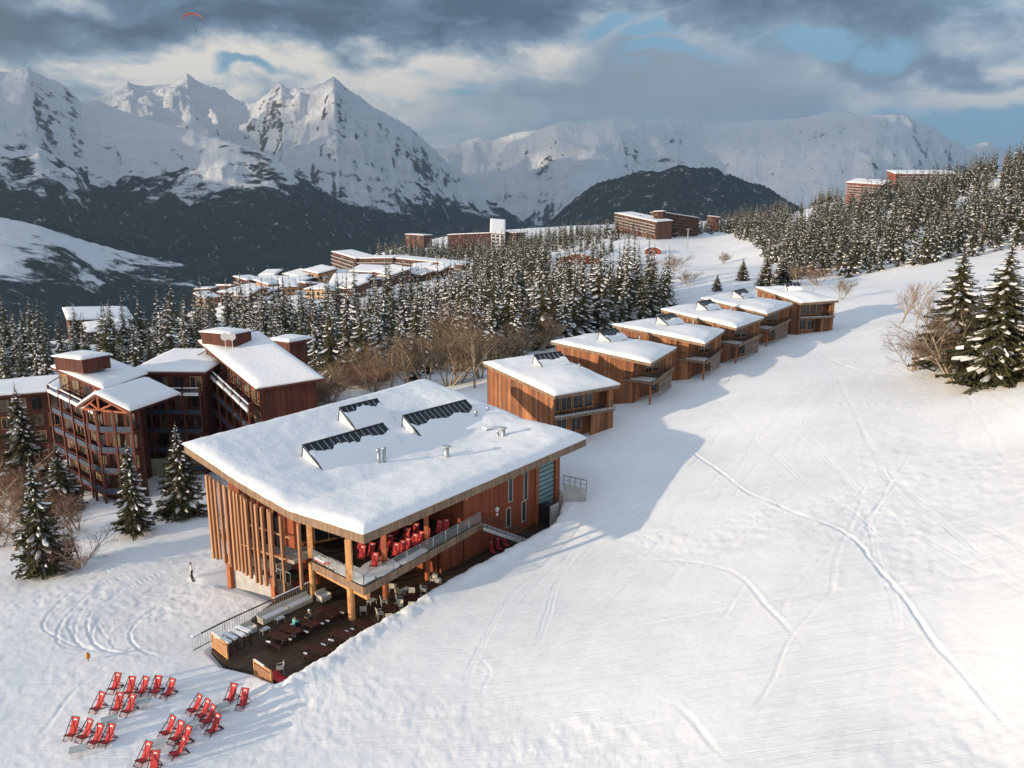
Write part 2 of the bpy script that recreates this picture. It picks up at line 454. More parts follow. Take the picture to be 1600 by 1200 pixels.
# ski tracks, laid on the ground
def _trk(px_pts, w, d):
    pts = [hit(*p) for p in px_pts]; pts = [np.array((p.x, p.y)) for p in pts if p]
    if len(pts) < 2: return
    ex = [2 * pts[0] - pts[1]] + pts + [2 * pts[-1] - pts[-2]]; out = []
    for a, b, c, e in zip(ex[:-3], ex[1:-2], ex[2:-1], ex[3:]):
        for t in (0, .25, .5, .75):
            out.append(tuple(0.5 * (2 * b + (c - a) * t + (2 * a - 5 * b + 4 * c - e) * t * t + (3 * b - a - 3 * c + e) * t ** 3)))
    out.append(tuple(pts[-1])); TR.append((out, max(w * 0.55, .10), d * 0.36))
TR = []
_trk([(1060,690),(1130,740),(1180,775),(1245,802),(1330,838),(1400,920),(1450,985),(1500,1050),(1550,1112),(1620,1180)], 0.24, 0.20)
_trk([(1330,575),(1285,625),(1240,680),(1200,718),(1160,742)], 0.16, 0.12)
_trk([(1160,742),(1100,800),(1060,860)], 0.12, 0.07)
_trk([(1560,600),(1440,590),(1340,578),(1290,560),(1240,565)], 0.35, 0.16)
_trk([(1620,612),(1480,600),(1380,570),(1310,560),(1270,548)], 0.30, 0.14)
_trk([(1340,570),(1360,548),(1385,553),(1390,575)], 0.2, 0.12)
_trk([(1620,670),(1480,642),(1350,632),(1220,632)], 0.15, 0.08)
_trk([(980,880),(1050,876),(1110,882),(1160,900),(1200,945),(1240,985),(1280,1030)], 0.28, 0.12)
_trk([(1430,1000),(1500,1015),(1560,1020),(1620,1045)], 0.3, 0.14)
_trk([(800,1060),(830,1020),(900,1000)], 0.2, 0.12)
_trk([(755,990),(745,1020),(765,1050),(752,1085),(790,1105)], 0.18, 0.06)
_trk([(820,1095),(850,1065),(880,1045)], 0.16, 0.10)
_trk([(1000,1090),(1060,1105),(1100,1140),(1130,1175),(1180,1210)], 0.28, 0.12)
_trk([(1240,782),(1330,735),(1450,650),(1530,600)], 0.14, 0.07)
_trk([(1270,870),(1400,800),(1600,690)], 0.14, 0.06)
_trk([(920,1000),(1100,960),(1350,920),(1620,880)], 0.3, 0.07)
_trk([(760,980),(870,905),(960,840),(1040,760),(1110,700)], 0.2, 0.06)
_trk([(720,1010),(860,930),(1010,800),(1100,690),(1200,600),(1300,545)], 0.25, 0.07)
_ar = random.Random(4)
for k in range(14):
    x0 = 35 + 15 * k + _ar.uniform(-8, 8); c = [_ar.uniform(-14, 14) for _ in range(6)]; e = _ar.choice((3, 4, 5, 5))
    _trk([(x0 + 195 + c[0], 868 + 3 * k + c[1]), (x0 + 90 + c[2], 908 + 4 * k), (x0 + 28 + c[3], 958 + 3 * k + c[4]), (x0 + 55 + c[5], 1004 + 2 * k), (x0 + 150, 1022 + c[0])][:e], 0.16, _ar.uniform(.08, .15))
_trk([(0,1195),(60,1150),(110,1090),(160,1050),(230,1000),(300,985)], 0.25, 0.09)
_trk([(0,1080),(60,1050),(140,1030)], 0.2, 0.08)
_tr = random.Random(12)
for k in range(34):                               # pairs of thin ski lines swinging down the piste
    x0, y0 = _tr.uniform(950, 1600), _tr.uniform(520, 760); pts = [(x0, y0)]; dx = _tr.uniform(-170, -60) if k % 3 else _tr.uniform(60, 160)
    for j in range(_tr.randint(3, 5)):
        x0 += dx * _tr.uniform(.6, 1.2); y0 += _tr.uniform(50, 110); dx += _tr.uniform(-60, 60); pts.append((x0, y0))
    _trk(pts, .2, .075)
    o, w, d = TR[-1]; TR.append(([(x + .35, y + .25) for x, y in o], w, d))
TRACKS += TR

def make_ground():
    azs = np.concatenate([np.arange(-40, 40.001, 0.085), np.arange(42, 319, 4.0)])
    rs = np.concatenate([np.exp(np.arange(math.log(16), math.log(172), 0.0042)), np.exp(np.arange(math.log(172), math.log(1700), 0.013))])
    o, *_ = polar_sheet('ground', azs, rs, detail_z, M_SNOW, closed=True)
    return o
GROUND = make_ground()

RANGES = [
 # name, distance(m) along px, crest [(px,py)], front slope, spur size, treeline
 ('a', 6300, [(-500,60),(-200,90),(0,118),(45,108),(75,120),(100,128),(125,150),(150,148),(190,165),(240,185),(300,203),(360,228),(420,252),(480,285),(540,315),(600,338),(680,352),(760,362),(1000,380)], 0.50, 420, 0.75),
 ('b', 9000, [(-300,140),(100,190),(170,158),(200,135),(240,126),(270,118),(292,112),(310,122),(335,130),(370,146),(400,150),(410,143),(438,129),(455,146),(480,152),(500,146),(522,136),(540,152),(570,170),(640,204),(700,250),(760,296),(810,338),(900,400)], 0.52, 520, 0.35),
 ('c', 12500, [(500,260),(600,235),(700,226),(745,212),(770,216),(800,203),(840,206),(870,196),(910,200),(960,190),(1010,194),(1060,184),(1120,188),(1180,182),(1240,186),(1290,182),(1340,187),(1400,184),(1450,201),(1520,236),(1600,285),(1900,330)], 0.42, 420, -0.4),
 ('d', 4600, [(800,400),(860,345),(885,325),(915,300),(935,286),(965,279),(1000,268),(1030,270),(1060,263),(1085,268),(1115,268),(1150,276),(1175,290),(1205,300),(1260,330),(1400,360)], 0.50, 230, 1.15),
 ('e', 2900, [(-500,280),(-100,318),(0,338),(60,352),(100,366),(200,400),(300,424),(330,445),(420,480),(600,520)], 0.24, 90, -0.35),
 ('f', 17000, [(1400,260),(1490,232),(1510,224),(1545,216),(1580,236),(1700,250),(1900,300)], 0.5, 300, -1.0),
]
def mountain_z(X, Y):
    r = np.hypot(X, Y); az = np.degrees(np.arctan2(X, Y))
    u = r * np.cos(np.radians(az)) 
    px = 800 + np.tan(np.radians(az)) * FPX * 1.0
    wx = X + 500 * fbm(X / 2600, Y / 2600, 3, 61); wy = Y + 500 * fbm(X / 2600 + 9, Y / 2600, 3, 62)
    ridg = fbm(wx / 1900, wy / 1900, 7, 71, 0.52, True)
    rid2 = fbm(wx / 650 + 4, wy / 650, 5, 75, 0.55, True)
    z = np.full(X.shape, -820.0) + 60 * fbm(X / 800, Y / 800, 4, 81)
    tl = np.zeros(X.shape) + 1.0
    for nm, D, crest, sl, amp, treel in RANGES:
        cp = np.array([(c[0], 33 + (D * 0.98) * (-(c[1] - 329.5) / (FPX / CP)) ) for c in crest], float)
        # pixel rows to heights at the crest's distance
        hh = np.array([aty(c[0], c[1], D).z for c in crest]); ax = np.array([math.degrees(math.atan2(*aty(c[0], c[1], D)[:2])) for c in crest])
        H = np.interp(az, ax, hh)
        Dc = D * (1 + 0.05 * np.sin(az * 0.35 + D)) 
        dr = Dc - Y
        face = np.where(dr > 0, H - sl * dr * (1.0 + 0.10 * np.clip(dr / 2000, 0, 1.5)) , H + 0.6 * dr)
        k = sstep(np.abs(dr), 0, 900)
        sp = amp * (0.75 * (ridg - 0.15) + 0.35 * (rid2 - 0.2)) * (0.10 + 0.9 * k)
        zi = face + sp + (1 - k) * amp * 0.10 * rid2
        tl = np.where(zi > z, treel, tl)
        z = np.maximum(z, zi)
    return z, tl
def make_mountains():
    azs = np.concatenate([np.arange(-37, 37.01, 0.085), [40, 44, 50, 58]]); azs = np.concatenate([[-58, -50, -44, -40], azs])
    rs = np.exp(np.arange(math.log(1150), math.log(21000), 0.0062))
    tls = []
    def zf(x, y):
        z, t = mountain_z(x, y); tls.append(t); return z
    o, *_ = polar_sheet('mountains', azs, rs, zf, M_MOUNT)
    a = o.data.attributes.new('treeline', 'FLOAT', 'POINT')
    a.data.foreach_set('value', np.concatenate(tls).astype(np.float32))
    return o
MOUNTAINS = make_mountains()

def make_haze():
    x0, x1, y0, y1, zb, zt = -14000, 14000, -400, 21200, -1100, 2500
    V = [(x, y, z) for z in (zb, zt) for y in (y0, y1) for x in (x0, x1)]
    F = [(0, 2, 3, 1), (4, 5, 7, 6), (0, 1, 5, 4), (1, 3, 7, 5), (3, 2, 6, 7), (2, 0, 4, 6)]
    m = bpy.data.materials.new('valley_air'); m.use_nodes = True; T = NT(m.node_tree); T.n.clear()
    out = T.node('ShaderNodeOutputMaterial'); v = T.node('ShaderNodeVolumePrincipled')
    v.inputs['Color'].default_value = (0.50, 0.75, 1.0, 1); v.inputs['Density'].default_value = HAZE; v.inputs['Anisotropy'].default_value = 0.2
    T.l.new(v.outputs[0], out.inputs['Volume'])
    return mesh_from('haze', V, F, m, kind='stuff')
HAZE = 4.8e-5
make_haze()

# ---------------------------------------------------------------- unseen cloud sheet, added and pierced to shade the far mountains
def mountain_hit(px, py):
    r = ray(px, py); ts = np.exp(np.linspace(math.log(1300), math.log(19000), 1500))
    z, _ = mountain_z(r.x * ts, r.y * ts); f = CAM_H + r.z * ts - z
    i = int(np.argmax(f < 0))
    return Vector((r.x * ts[i], r.y * ts[i], z[i])) if f[i] < 0 else None
SHADE_VAPOUR = bpy.data.materials.new('shade_cloud_vapour'); SHADE_VAPOUR.use_nodes = True
_t = NT(SHADE_VAPOUR.node_tree); _t.n.clear(); _o = _t.node('ShaderNodeOutputMaterial'); _m = _t.node('ShaderNodeMixShader'); _d = _t.node('ShaderNodeBsdfDiffuse'); _l = _t.node('ShaderNodeBsdfTranslucent')
_d.inputs[0].default_value = (.9, .9, .92, 1); _l.inputs[0].default_value = (.80, .88, 1.0, 1); _m.inputs[0].default_value = .7
_t.l.new(_d.outputs[0], _m.inputs[1]); _t.l.new(_l.outputs[0], _m.inputs[2]); _x = _t.node('ShaderNodeMixShader'); _p = _t.node('ShaderNodeBsdfTransparent'); _g = _t.node('ShaderNodeNewGeometry').outputs['Position']      # made more opaque at one end to deepen the shade on the range there
_t.put(_x.inputs[0], _t.smooth(_t.vmath('DOT_PRODUCT', _g, (LX, LY, 0)), -7400, -5600, .54, .22))
_t.l.new(_m.outputs[0], _x.inputs[1]); _t.l.new(_p.outputs[0], _x.inputs[2]); _t.l.new(_x.outputs[0], _o.inputs[0])
def make_shade_cloud():
    ZC = 3600.0; te = math.tan(SUN_EL)
    holes = []  # openings aimed at the mountain spots meant to be sunlit
    for px, py, rad in ((200,168,200),(232,150,240),(262,140,260),(292,132,200),(322,150,110),(408,160,170),(432,152,200),(500,156,170),(516,160,190),(455,148,110),(360,296,230),(235,262,200),
                        (268,246,130),(375,278,240),(345,262,150),(800,214,220),(770,222,180),(815,208,150),(1401,190,170),(1448,204,130),(1500,228,150),(60,330,140),(160,170,110),(620,215,100)):
        h = mountain_hit(px, py)
        if h is None: continue
        off = (ZC - h.z) / te
        holes.append((h.x - LX * off, h.y - LY * off, rad * 1.25))
    step = 130.0
    q = np.arange(-27000, 5000, step); p = np.arange(-13200, -1700, step)
    Q, Pp = np.meshgrid(q, p, indexing='ij')
    X = Q * LX + Pp * LY; Y = Q * LY - Pp * LX
    n = fbm(X / 1500, Y / 1500, 4, 91); n2 = fbm(X / 480, Y / 480, 3, 95)
    m = 0.9 + 0.5 * n
    edge = np.minimum.reduce([(Q + 27000) / 900, (5000 - Q) / 900, (Pp + 13200) / 500, (-1700 - Pp) / 350])
    m = np.minimum(m, edge + 0.5 * n)
    for hx, hy, rad in holes:
        # an opening stretched along the light, so that it lets a shaft through
        dq = (X - hx) * LX + (Y - hy) * LY; dp = (X - hx) * LY - (Y - hy) * LX
        m = np.minimum(m, (np.hypot(dq / 3.4, dp) / rad - 1.0) * 1.2 + 0.9 * n2)
    up = ZC + 140 * np.clip(m, 0, 1) ** .5 * (1 + n2) ; dn = ZC - 60 * np.clip(m, 0, 1) ** .5 * (1 + n)
    ok = m > 0
    nq, np_ = Q.shape; idx = np.arange(nq * np_).reshape(nq, np_); N = nq * np_
    cell = ok[:-1, :-1] & ok[1:, :-1] & ok[1:, 1:] & ok[:-1, 1:]
    a, b, c, d = idx[:-1, :-1][cell], idx[1:, :-1][cell], idx[1:, 1:][cell], idx[:-1, 1:][cell]
    top = np.stack([a, b, c, d], -1); bot = np.stack([d, c, b, a], -1) + N
    V = np.vstack([np.stack([X, Y, up], -1).reshape(-1, 3), np.stack([X, Y, dn], -1).reshape(-1, 3)])
    used = np.zeros(len(V), bool); F = np.vstack([top, bot]); used[F.ravel()] = True
    mp = np.cumsum(used) - 1
    o = mesh_from('shade_cloud', V[used], mp[F], SHADE_VAPOUR, smooth=True, kind='stuff')
    return o
make_shade_cloud()

# ---------------------------------------------------------------- trees
def _needle(T, bs):
    p = T.node('ShaderNodeTexCoord').outputs['Object']; ri = T.node('ShaderNodeObjectInfo').outputs['Random']
    n = T.noise(p, 2.5, 4, 0.6)
    c = T.mix(n, (0.026, 0.034, 0.015), (0.105, 0.095, 0.040))
    c = T.mix(T.math('MULTIPLY', ri, 0.5), c, (0.085, 0.068, 0.035))
    T.put(bs.inputs['Base Color'], c); bs.inputs['Roughness'].default_value = 0.8
M_NEEDLE = material('spruce_needles', _needle)
M_TSNOW = plain('snow_on_branches', (0.82, 0.82, 0.82), 0.7, 0.06, 1.0)
M_BARK = plain('spruce_bark', (0.10, 0.065, 0.045), 0.9, 0.4, 4.0)
M_BIRCH = plain('pale_bark', (0.34, 0.27, 0.19), 0.85, 0.35, 5.0)
M_TWIG = plain('tan_twigs', (0.215, 0.150, 0.095), 0.85, 0.35, 3.0)
M_TWIG2 = plain('red_brown_twigs', (0.20, 0.10, 0.07), 0.85, 0.35, 3.0)

class MB:
    def __init__(s): s.V = []; s.F = []; s.M = []
    def face(s, pts, m=0):
        i = len(s.V); s.V += [tuple(p) for p in pts]; s.F.append(tuple(range(i, i + len(pts)))); s.M.append(m)
    def tube(s, pts, rads, n=4, m=0, cap=True):
        rings = []
        for i, p in enumerate(pts):
            p = Vector(p); d = (Vector(pts[min(i + 1, len(pts) - 1)]) - Vector(pts[max(i - 1, 0)]))
            if d.length < 1e-9: d = Vector((0, 0, 1))
            d.normalize(); a = d.orthogonal().normalized()
            if i and abs(a.dot(la)) < .999: a = (la - d * la.dot(d)).normalized()
            la = a; b = d.cross(a); k = len(s.V)
            for j in range(n):
                t = 2 * math.pi * j / n; s.V.append(tuple(p + (a * math.cos(t) + b * math.sin(t)) * rads[i]))
            rings.append(k)
        for r0, r1 in zip(rings[:-1], rings[1:]):
            for j in range(n):
                s.F.append((r0 + j, r0 + (j + 1) % n, r1 + (j + 1) % n, r1 + j)); s.M.append(m)
        if cap:
            s.F.append(tuple(rings[0] + j for j in reversed(range(n)))); s.M.append(m)
            s.F.append(tuple(rings[-1] + j for j in range(n))); s.M.append(m)
    def box(s, c, size, rz=0.0, m=0, mat=None):
        x, y, z = (v / 2 for v in size); M4 = mat or (Matrix.Translation(c) @ Matrix.Rotation(rz, 4, 'Z')); k = len(s.V)
        for dz in (-z, z):
            for dx, dy in ((-x, -y), (x, -y), (x, y), (-x, y)): s.V.append(tuple(M4 @ Vector((dx, dy, dz))))
        for f in ((3, 2, 1, 0), (4, 5, 6, 7), (0, 1, 5, 4), (1, 2, 6, 5), (2, 3, 7, 6), (3, 0, 4, 7)):
            s.F.append(tuple(k + i for i in f)); s.M.append(m)
    def bar(s, p, q, w, h, m=0, up=(0, 0, 1)):
        """a box from p to q, w across and h along up"""
        p, q = Vector(p), Vector(q); d = q - p; L = d.length
        if L < 1e-6: return
        x = d / L; y = Vector(up).cross(x)
        if y.length < 1e-4: y = Vector((1, 0, 0)).cross(x)
        y.normalize(); z = x.cross(y)
        M4 = Matrix((x, y, z)).transposed().to_4x4(); M4.translation = (p + q) / 2
        s.box((0, 0, 0), (L, w, h), mat=M4, m=m)
    def prism(s, poly, z0, z1, m=0, side=None):
        k = len(s.V); n = len(poly); zz0 = z0 if isinstance(z0, (list, tuple)) else [z0] * n; zz1 = z1 if isinstance(z1, (list, tuple)) else [z1] * n
        a = sum(poly[i][0] * poly[(i + 1) % n][1] - poly[(i + 1) % n][0] * poly[i][1] for i in range(n))
        if a < 0: poly = poly[::-1]; zz0 = zz0[::-1]; zz1 = zz1[::-1]
        for (x, y), z in zip(poly, zz0): s.V.append((x, y, z))
        for (x, y), z in zip(poly, zz1): s.V.append((x, y, z))
        s.F.append(tuple(k + i for i in reversed(range(n)))); s.M.append(m)
        s.F.append(tuple(k + n + i for i in range(n))); s.M.append(m)
        for i in range(n):
            j = (i + 1) % n; s.F.append((k + i, k + j, k + n + j, k + n + i)); s.M.append(m if side is None else side)
    def build(s, name, mats, parent=None, smooth=False, kind=None):
        return mesh_from(name, s.V, s.F, mats, parent, smooth, s.M, kind)

def spruce_crown(rng, H, Rb, levels, nb, snow, twigs=5, base=0.10, droop=0.35):
    b = MB()
    for l in range(levels):
        t = l / (levels - 1); z = H * (base + (0.985 - base) * t ** 0.92)
        rad = Rb * (1 - t) ** 0.86 * (0.55 + 0.45 * min(1, t * 9 + .4)) + 0.12
        n = max(4, int(nb * (0.6 + 0.4 * (1 - t))))
        a0 = rng.uniform(0, 6.28)
        for k in range(n):
            if rng.random() < 0.10: continue
            L = rad * rng.uniform(0.62, 1.18); a = a0 + 6.283 * k / n + rng.uniform(-.3, .3)
            zz = z + rng.uniform(-.5, .5) * H / levels
            ca, sa = math.cos(a), math.sin(a); dr = droop * rng.uniform(.6, 1.3) + .25 * (1 - t)
            def at(u, side=0.0, up=0.0):
                u = max(u, 0.0); x = L * u; return Vector((ca * x - sa * side, sa * x + ca * side, zz - dr * L * u ** 0.8 + 0.13 * L * u ** 3 + up))
            w = 0.23 * L + 0.10
            if twigs <= 2:
                b.face([at(0), at(.55, w, -.12 * L), at(1.0), at(.5, -w, -.12 * L)], 0)
                b.face([at(.15, 0, -.02), at(.5, w * .5, -.30 * L), at(.85), at(.45, -w * .5, -.28 * L)], 0)
            else:
                for i in range(twigs):
                    u = (i + 0.4) / twigs; ww = w * (1.15 - 0.75 * u) * rng.uniform(.7, 1.25)
                    for sd in (-1, 1):
                        b.face([at(u - .10), at(u + .16, sd * ww, -.08 * L - .05 * rng.random()), at(min(u + .30, 1.04)), at(u + .10, sd * ww * .35, -.10 * L)], 0)
                # hanging spray under the branch
                b.face([at(.1, 0, 0), at(.55, .1 * L, -.26 * L), at(.95, 0, -.02), at(.5, -.1 * L, -.24 * L)], 0)
            if rng.random() < snow:
                u0, u1 = rng.uniform(.12, .4), rng.uniform(.72, 1.02); sw = w * (rng.uniform(.45, .85) if twigs <= 3 else rng.uniform(.22, .62)); th = 0.03 * L + .04
                if twigs <= 2:
                    um = (u0 + u1) / 2 + .1
                    b.face([at(u0, 0, th), at(u0 + .15, sw * .7, th - .2 * L), at(um, sw, th - .30 * L), at(u1 + .03, 0, -.06 * L)], 1); b.face([at(u0, 0, th), at(u1 + .03, 0, -.06 * L), at(um, -sw, th - .30 * L), at(u0 + .15, -sw * .7, th - .2 * L)], 1)
                    b.face([at(u1 - .15, 0, .04), at(u1 + .05, sw * .6, -.28 * L), at(u1 + .09, 0, -.24 * L), at(u1 + .05, -sw * .6, -.28 * L)], 1)
                else:
                    ns = 3
                    for i in range(ns):
                        if rng.random() < .22: continue
                        ua = u0 + (u1 - u0) * i / ns; ub = u0 + (u1 - u0) * (i + 1) / ns
                        wa = sw * (.45 + .6 * math.sin(3.1 * (i + .1) / ns)) * rng.uniform(.8, 1.1); wb = sw * (.45 + .6 * math.sin(3.1 * (i + 1) / ns)) * (0.25 if i == ns - 1 else 1)
                        b.face([at(ua, 0, th * 1.6), at(ub, 0, th * 1.4), at(ub, wb, -.02 * L), at(ua, wa, -.02 * L)], 1)
                        b.face([at(ub, 0, th * 1.4), at(ua, 0, th * 1.6), at(ua, -wa, -.02 * L), at(ub, -wb, -.02 * L)], 1)
    b.tube([(0, 0, H * .93), (0, 0, H * 1.03)], [.10, .02], 4, 0)
    return b
def spruce_trunk(H, r=0.2):
    b = MB(); b.tube([(0, 0, -1.2), (0, 0, H * .3), (0, 0, H * .7), (0, 0, H * .97)], [r * 1.15, r * .8, r * .45, r * .08], 7, 0)
    return b

def bare_tree(rng, H, stems=1, spread=0.5, gens=4, r0=0.12):
    wood, tw = MB(), MB()
    def grow(p, d, L, r, g):
        n = 3; pts = [p]; q = p.copy(); dd = d.copy()
        for i in range(n):
            dd = (dd + Vector((rng.uniform(-1, 1), rng.uniform(-1, 1), rng.uniform(-.2, .7))) * .16).normalized(); q = q + dd * L / n; pts.append(q.copy())
        rr = [r * (1 - .45 * i / n) for i in range(n + 1)]
        (wood if g <= 1 else tw).tube(pts, rr, 5 if g == 0 else 3, 0, cap=False)
        if g >= gens: return
        kids = {0: 9, 1: 6, 2: 5, 3: 4}.get(g, 3)
        for k in range(kids):
            u = (.25 if g == 0 else .15) + (.75 if g == 0 else .85) * (k + rng.random()) / kids; f = min(u * n, n - .001); i = int(f)
            s = pts[i].lerp(pts[i + 1], f - i); ax = dd.orthogonal().normalized(); ax.rotate(Matrix.Rotation(rng.uniform(0, 6.28), 3, dd))
            nd = (dd * rng.uniform(.6, 1.0) + ax * rng.uniform(.45, .95) * (1 + spread * .4) + Vector((0, 0, .25))).normalized()
            grow(s, nd, L * rng.uniform(.38, .62) * (1.15 - .4 * u), max(r * .42, .010 if g < 2 else .007), g + 1)
    for s in range(stems):
        a = rng.uniform(0, 6.28); e = 0 if stems == 1 else rng.uniform(.15, spread)
        grow(Vector((math.cos(a) * .15 * (stems > 1), math.sin(a) * .15 * (stems > 1), -.4)), Vector((math.cos(a) * e, math.sin(a) * e, 1)).normalized(), H * rng.uniform(.55, .7), r0 * rng.uniform(.8, 1.1), 0)
    return wood, tw

rng = random.Random(5)
PARK = Vector((0, -80, -40))
USED = set()
def proto_tree(kind, crown, trunk_b, tmat, cmat, tname='trunk', cname='crown'):
    root = thing(kind, 'tree', 'tree', PARK)
    trunk_b.build(tname, tmat, root, smooth=True); crown.build(cname, cmat, root)
    return root
SPR_H = 16.0
SPR_NEAR = [proto_tree('spruce_tree', spruce_crown(random.Random(20 + i), SPR_H, 4.1 + .25 * i, 44, 13, sn, 6, ba), spruce_trunk(SPR_H, .21), M_BARK, [M_NEEDLE, M_TSNOW]) for i, (sn, ba) in enumerate(((.55, .12), (.42, .15), (.5, .09)))]
SPR_MID = [proto_tree('spruce_tree', spruce_crown(random.Random(40 + i), SPR_H, 3.1 + .25 * i, 27, 8, sn, 3, .06), spruce_trunk(SPR_H, .2), M_BARK, [M_NEEDLE, M_TSNOW]) for i, sn in enumerate((.42, .55, .35, .62))]
BARE = []
for i, (st, tm, sp_, g) in enumerate(((1, M_TWIG, .5, 3), (3, M_TWIG, .5, 4), (5, M_TWIG, .8, 4), (2, M_TWIG2, .4, 3), (6, M_TWIG2, .9, 3))):
    w, t = bare_tree(random.Random(60 + i), 9.0, st, sp_, g)
    BARE.append(proto_tree('bare_tree', t, w, M_BIRCH, tm, 'branches', 'twigs'))
def plant(proto, pos, h, H0, label, group=None, rz=None, squash=1.0):
    s = h / H0; rz = rng.uniform(0, 6.28) if rz is None else rz
    if id(proto) not in USED:
        USED.add(id(proto)); proto.location = pos; proto.rotation_euler = (0, 0, rz); proto.scale = (s * squash, s * squash, s)
        proto['label'] = label
        if group: proto['group'] = group
        return proto
    return dup(proto, pos, rz, label, group, (s * squash, s * squash, s))
def plant_px(proto, px, py, pt, H0, label, group=None, squash=1.0, rz=None):
    g = hit(px, py); h = aty(px, pt, g.y).z - g.z
    return plant(proto, g, h, H0, label, group, rz, squash)

def project(x, y, z):
    z = z - CAM_H; d = y * CP - z * SP; v = (y * SP + z * CP) / d
    return 800 + FPX * x / d, 600 - FPX * v
def in_poly(X, Y, pts): return poly_sd(X, Y, pts) < 0
def scatter(poly, spacing, holes=(), seed=1, ymax=1300, ymin=60):
    """tree positions on the hillside whose feet fall in an outline of the photo"""
    r = np.random.RandomState(seed)
    gx = np.arange(-520, 560, spacing); gy = np.arange(ymin, ymax, spacing)
    X, Y = np.meshgrid(gx, gy); X = X.ravel() + r.uniform(-.42, .42, X.size) * spacing; Y = Y.ravel() + r.uniform(-.42, .42, Y.size) * spacing
    Z = detail_z(X, Y); px, py = project(X, Y, Z)
    ok = in_poly(px, py, poly)
    for h in holes: ok &= ~in_poly(px, py, h)
    return [(float(a), float(b), float(c), float(u), float(v)) for a, b, c, u, v, k in zip(X, Y, Z, px, py, ok) if k]

def forests():
    ALL = []
    F1 = [(255,548),(300,512),(430,512),(560,498),(690,480),(725,452),(745,418),(850,402),(868,432),(900,448),(1045,466),(1062,486),(960,516),(860,545),(760,578),(640,594),(520,606),(440,600),(330,570)]
    F2 = [(-100,545),(0,548),(100,552),(190,550),(250,540),(330,545),(330,582),(250,595),(120,600),(0,612),(-100,640)]
    F2 += []
    F3 = [(575,402),(640,392),(770,398),(760,412),(640,410)]
    F4 = [(785,398),(850,376),(960,366),(1000,366),(1110,360),(1112,366),(1000,376),(965,378),(880,392),(830,402)]
    F5 = [(1108,357),(1170,352),(1240,336),(1300,320),(1345,309),(1430,299),(1510,284),(1620,236),(1800,190),(1800,380),(1600,391),(1500,404),(1440,414),(1385,424),(1320,436),(1260,434),(1215,420),(1190,404),(1180,384),(1150,372)]
    H5 = [[(1395,405),(1440,360),(1452,366),(1420,410)],[(1370,345),(1400,325),(1408,330),(1385,352)],[(1540,300),(1560,270),(1568,276),(1550,306)],[(1290,328),(1330,306),(1345,312),(1322,330)],[(1225,352),(1275,335),(1280,342),(1230,360)],[(1495,325),(1515,295),(1524,300),(1506,335)],[(1180,395),(1230,375),(1236,383),(1200,402)]]
    F6 = [(880,395),(925,388),(960,390),(960,402),(900,404)]
    lab = []
    for nm, poly, sp, holes, sd, hh in (('f1', F1, 6.5, [], 1, 19.5), ('f2', F2, 6.8, [], 2, 17.5), ('f3', F3, 8.0, [], 3, 17), ('f4', F4, 8.5, [], 4, 16), ('f5', F5, 7.0, H5, 5, 17.0), ('f6', F6, 8.0, [], 6, 13)):
        for x, y, z, u, v in scatter(poly, sp, holes, sd): 
            if nm == 'f1' and 855 < u < 962 and v < 458: continue
            if nm == 'f5' and vnoise(np.array([x / 38]), np.array([y / 55]), 9)[0] < .16: continue
            h = hh * rng.choice((rng.uniform(.5, .8), rng.uniform(.75, 1.1), rng.uniform(.9, 1.3)))
            if nm == 'f1' and v > 560: h *= .8
            ALL.append((h / y, x, y, z, h, u, v, nm))
    ALL.sort(reverse=True)
    return ALL
FOREST = forests()
def make_forests():
    names = {'f1': ('snow laden spruce in the belt of forest between the village and the timber clubhouse', 'spruces in the belt below the village'),
             'f2': ('snow dusted spruce in the wood at the left edge behind the residence', 'spruces in the wood behind the residence'),
             'f3': ('far spruce in front of the long residence by the white tower', 'spruces below the white tower'),
             'f4': ('far spruce in the line of trees behind the round red roofed lodge', 'spruces behind the red lodge'),
             'f5': ('snow coated spruce in the forest on the right hand hillside', 'spruces on the right hillside'),
             'f6': ('spruce on the snowfield beside the red lodge', 'spruces by the red lodge')}
    far = []
    n = 0
    for s, x, y, z, h, u, v, nm in FOREST:
        vis = -30 < u < 1630
        if n < 225 and vis:
            pr = SPR_MID[rng.randrange(4)]
            plant(pr, (x, y, z), h, SPR_H, names[nm][0], names[nm][1], squash=rng.uniform(.85, 1.15)); n += 1
        else: far.append((x, y, z, h))
    protos = []
    for i, sn in enumerate((.55, .38, .68)):
        c = spruce_crown(random.Random(90 + i), SPR_H, 2.9, 13, 6, sn, 2, .05)
        V = np.array([v for v in c.V]); F4 = np.array([f for f in c.F if len(f) == 4]); M4 = np.array([m for f, m in zip(c.F, c.M) if len(f) == 4]); protos.append((V, F4, M4))
    Vs, Fs, Ms, k = [], [], [], 0
    for x, y, z, h in far:
        V, F, M = protos[rng.randrange(3)]; a = rng.uniform(0, 6.28); s = h / SPR_H; q = s * rng.uniform(.85, 1.2)
        ca, sa = math.cos(a), math.sin(a)
        Vs.append(np.stack([(V[:, 0] * ca - V[:, 1] * sa) * q + x, (V[:, 0] * sa + V[:, 1] * ca) * q + y, V[:, 2] * s + z], -1)); Fs.append(F + k); Ms.append(M); k += len(V)
    mesh_from('far_forest', np.vstack(Vs), np.vstack(Fs), [M_NEEDLE, M_TSNOW], midx=np.concatenate(Ms), kind='stuff')
    print('forest individuals', n, 'rest', len(far))
make_forests()

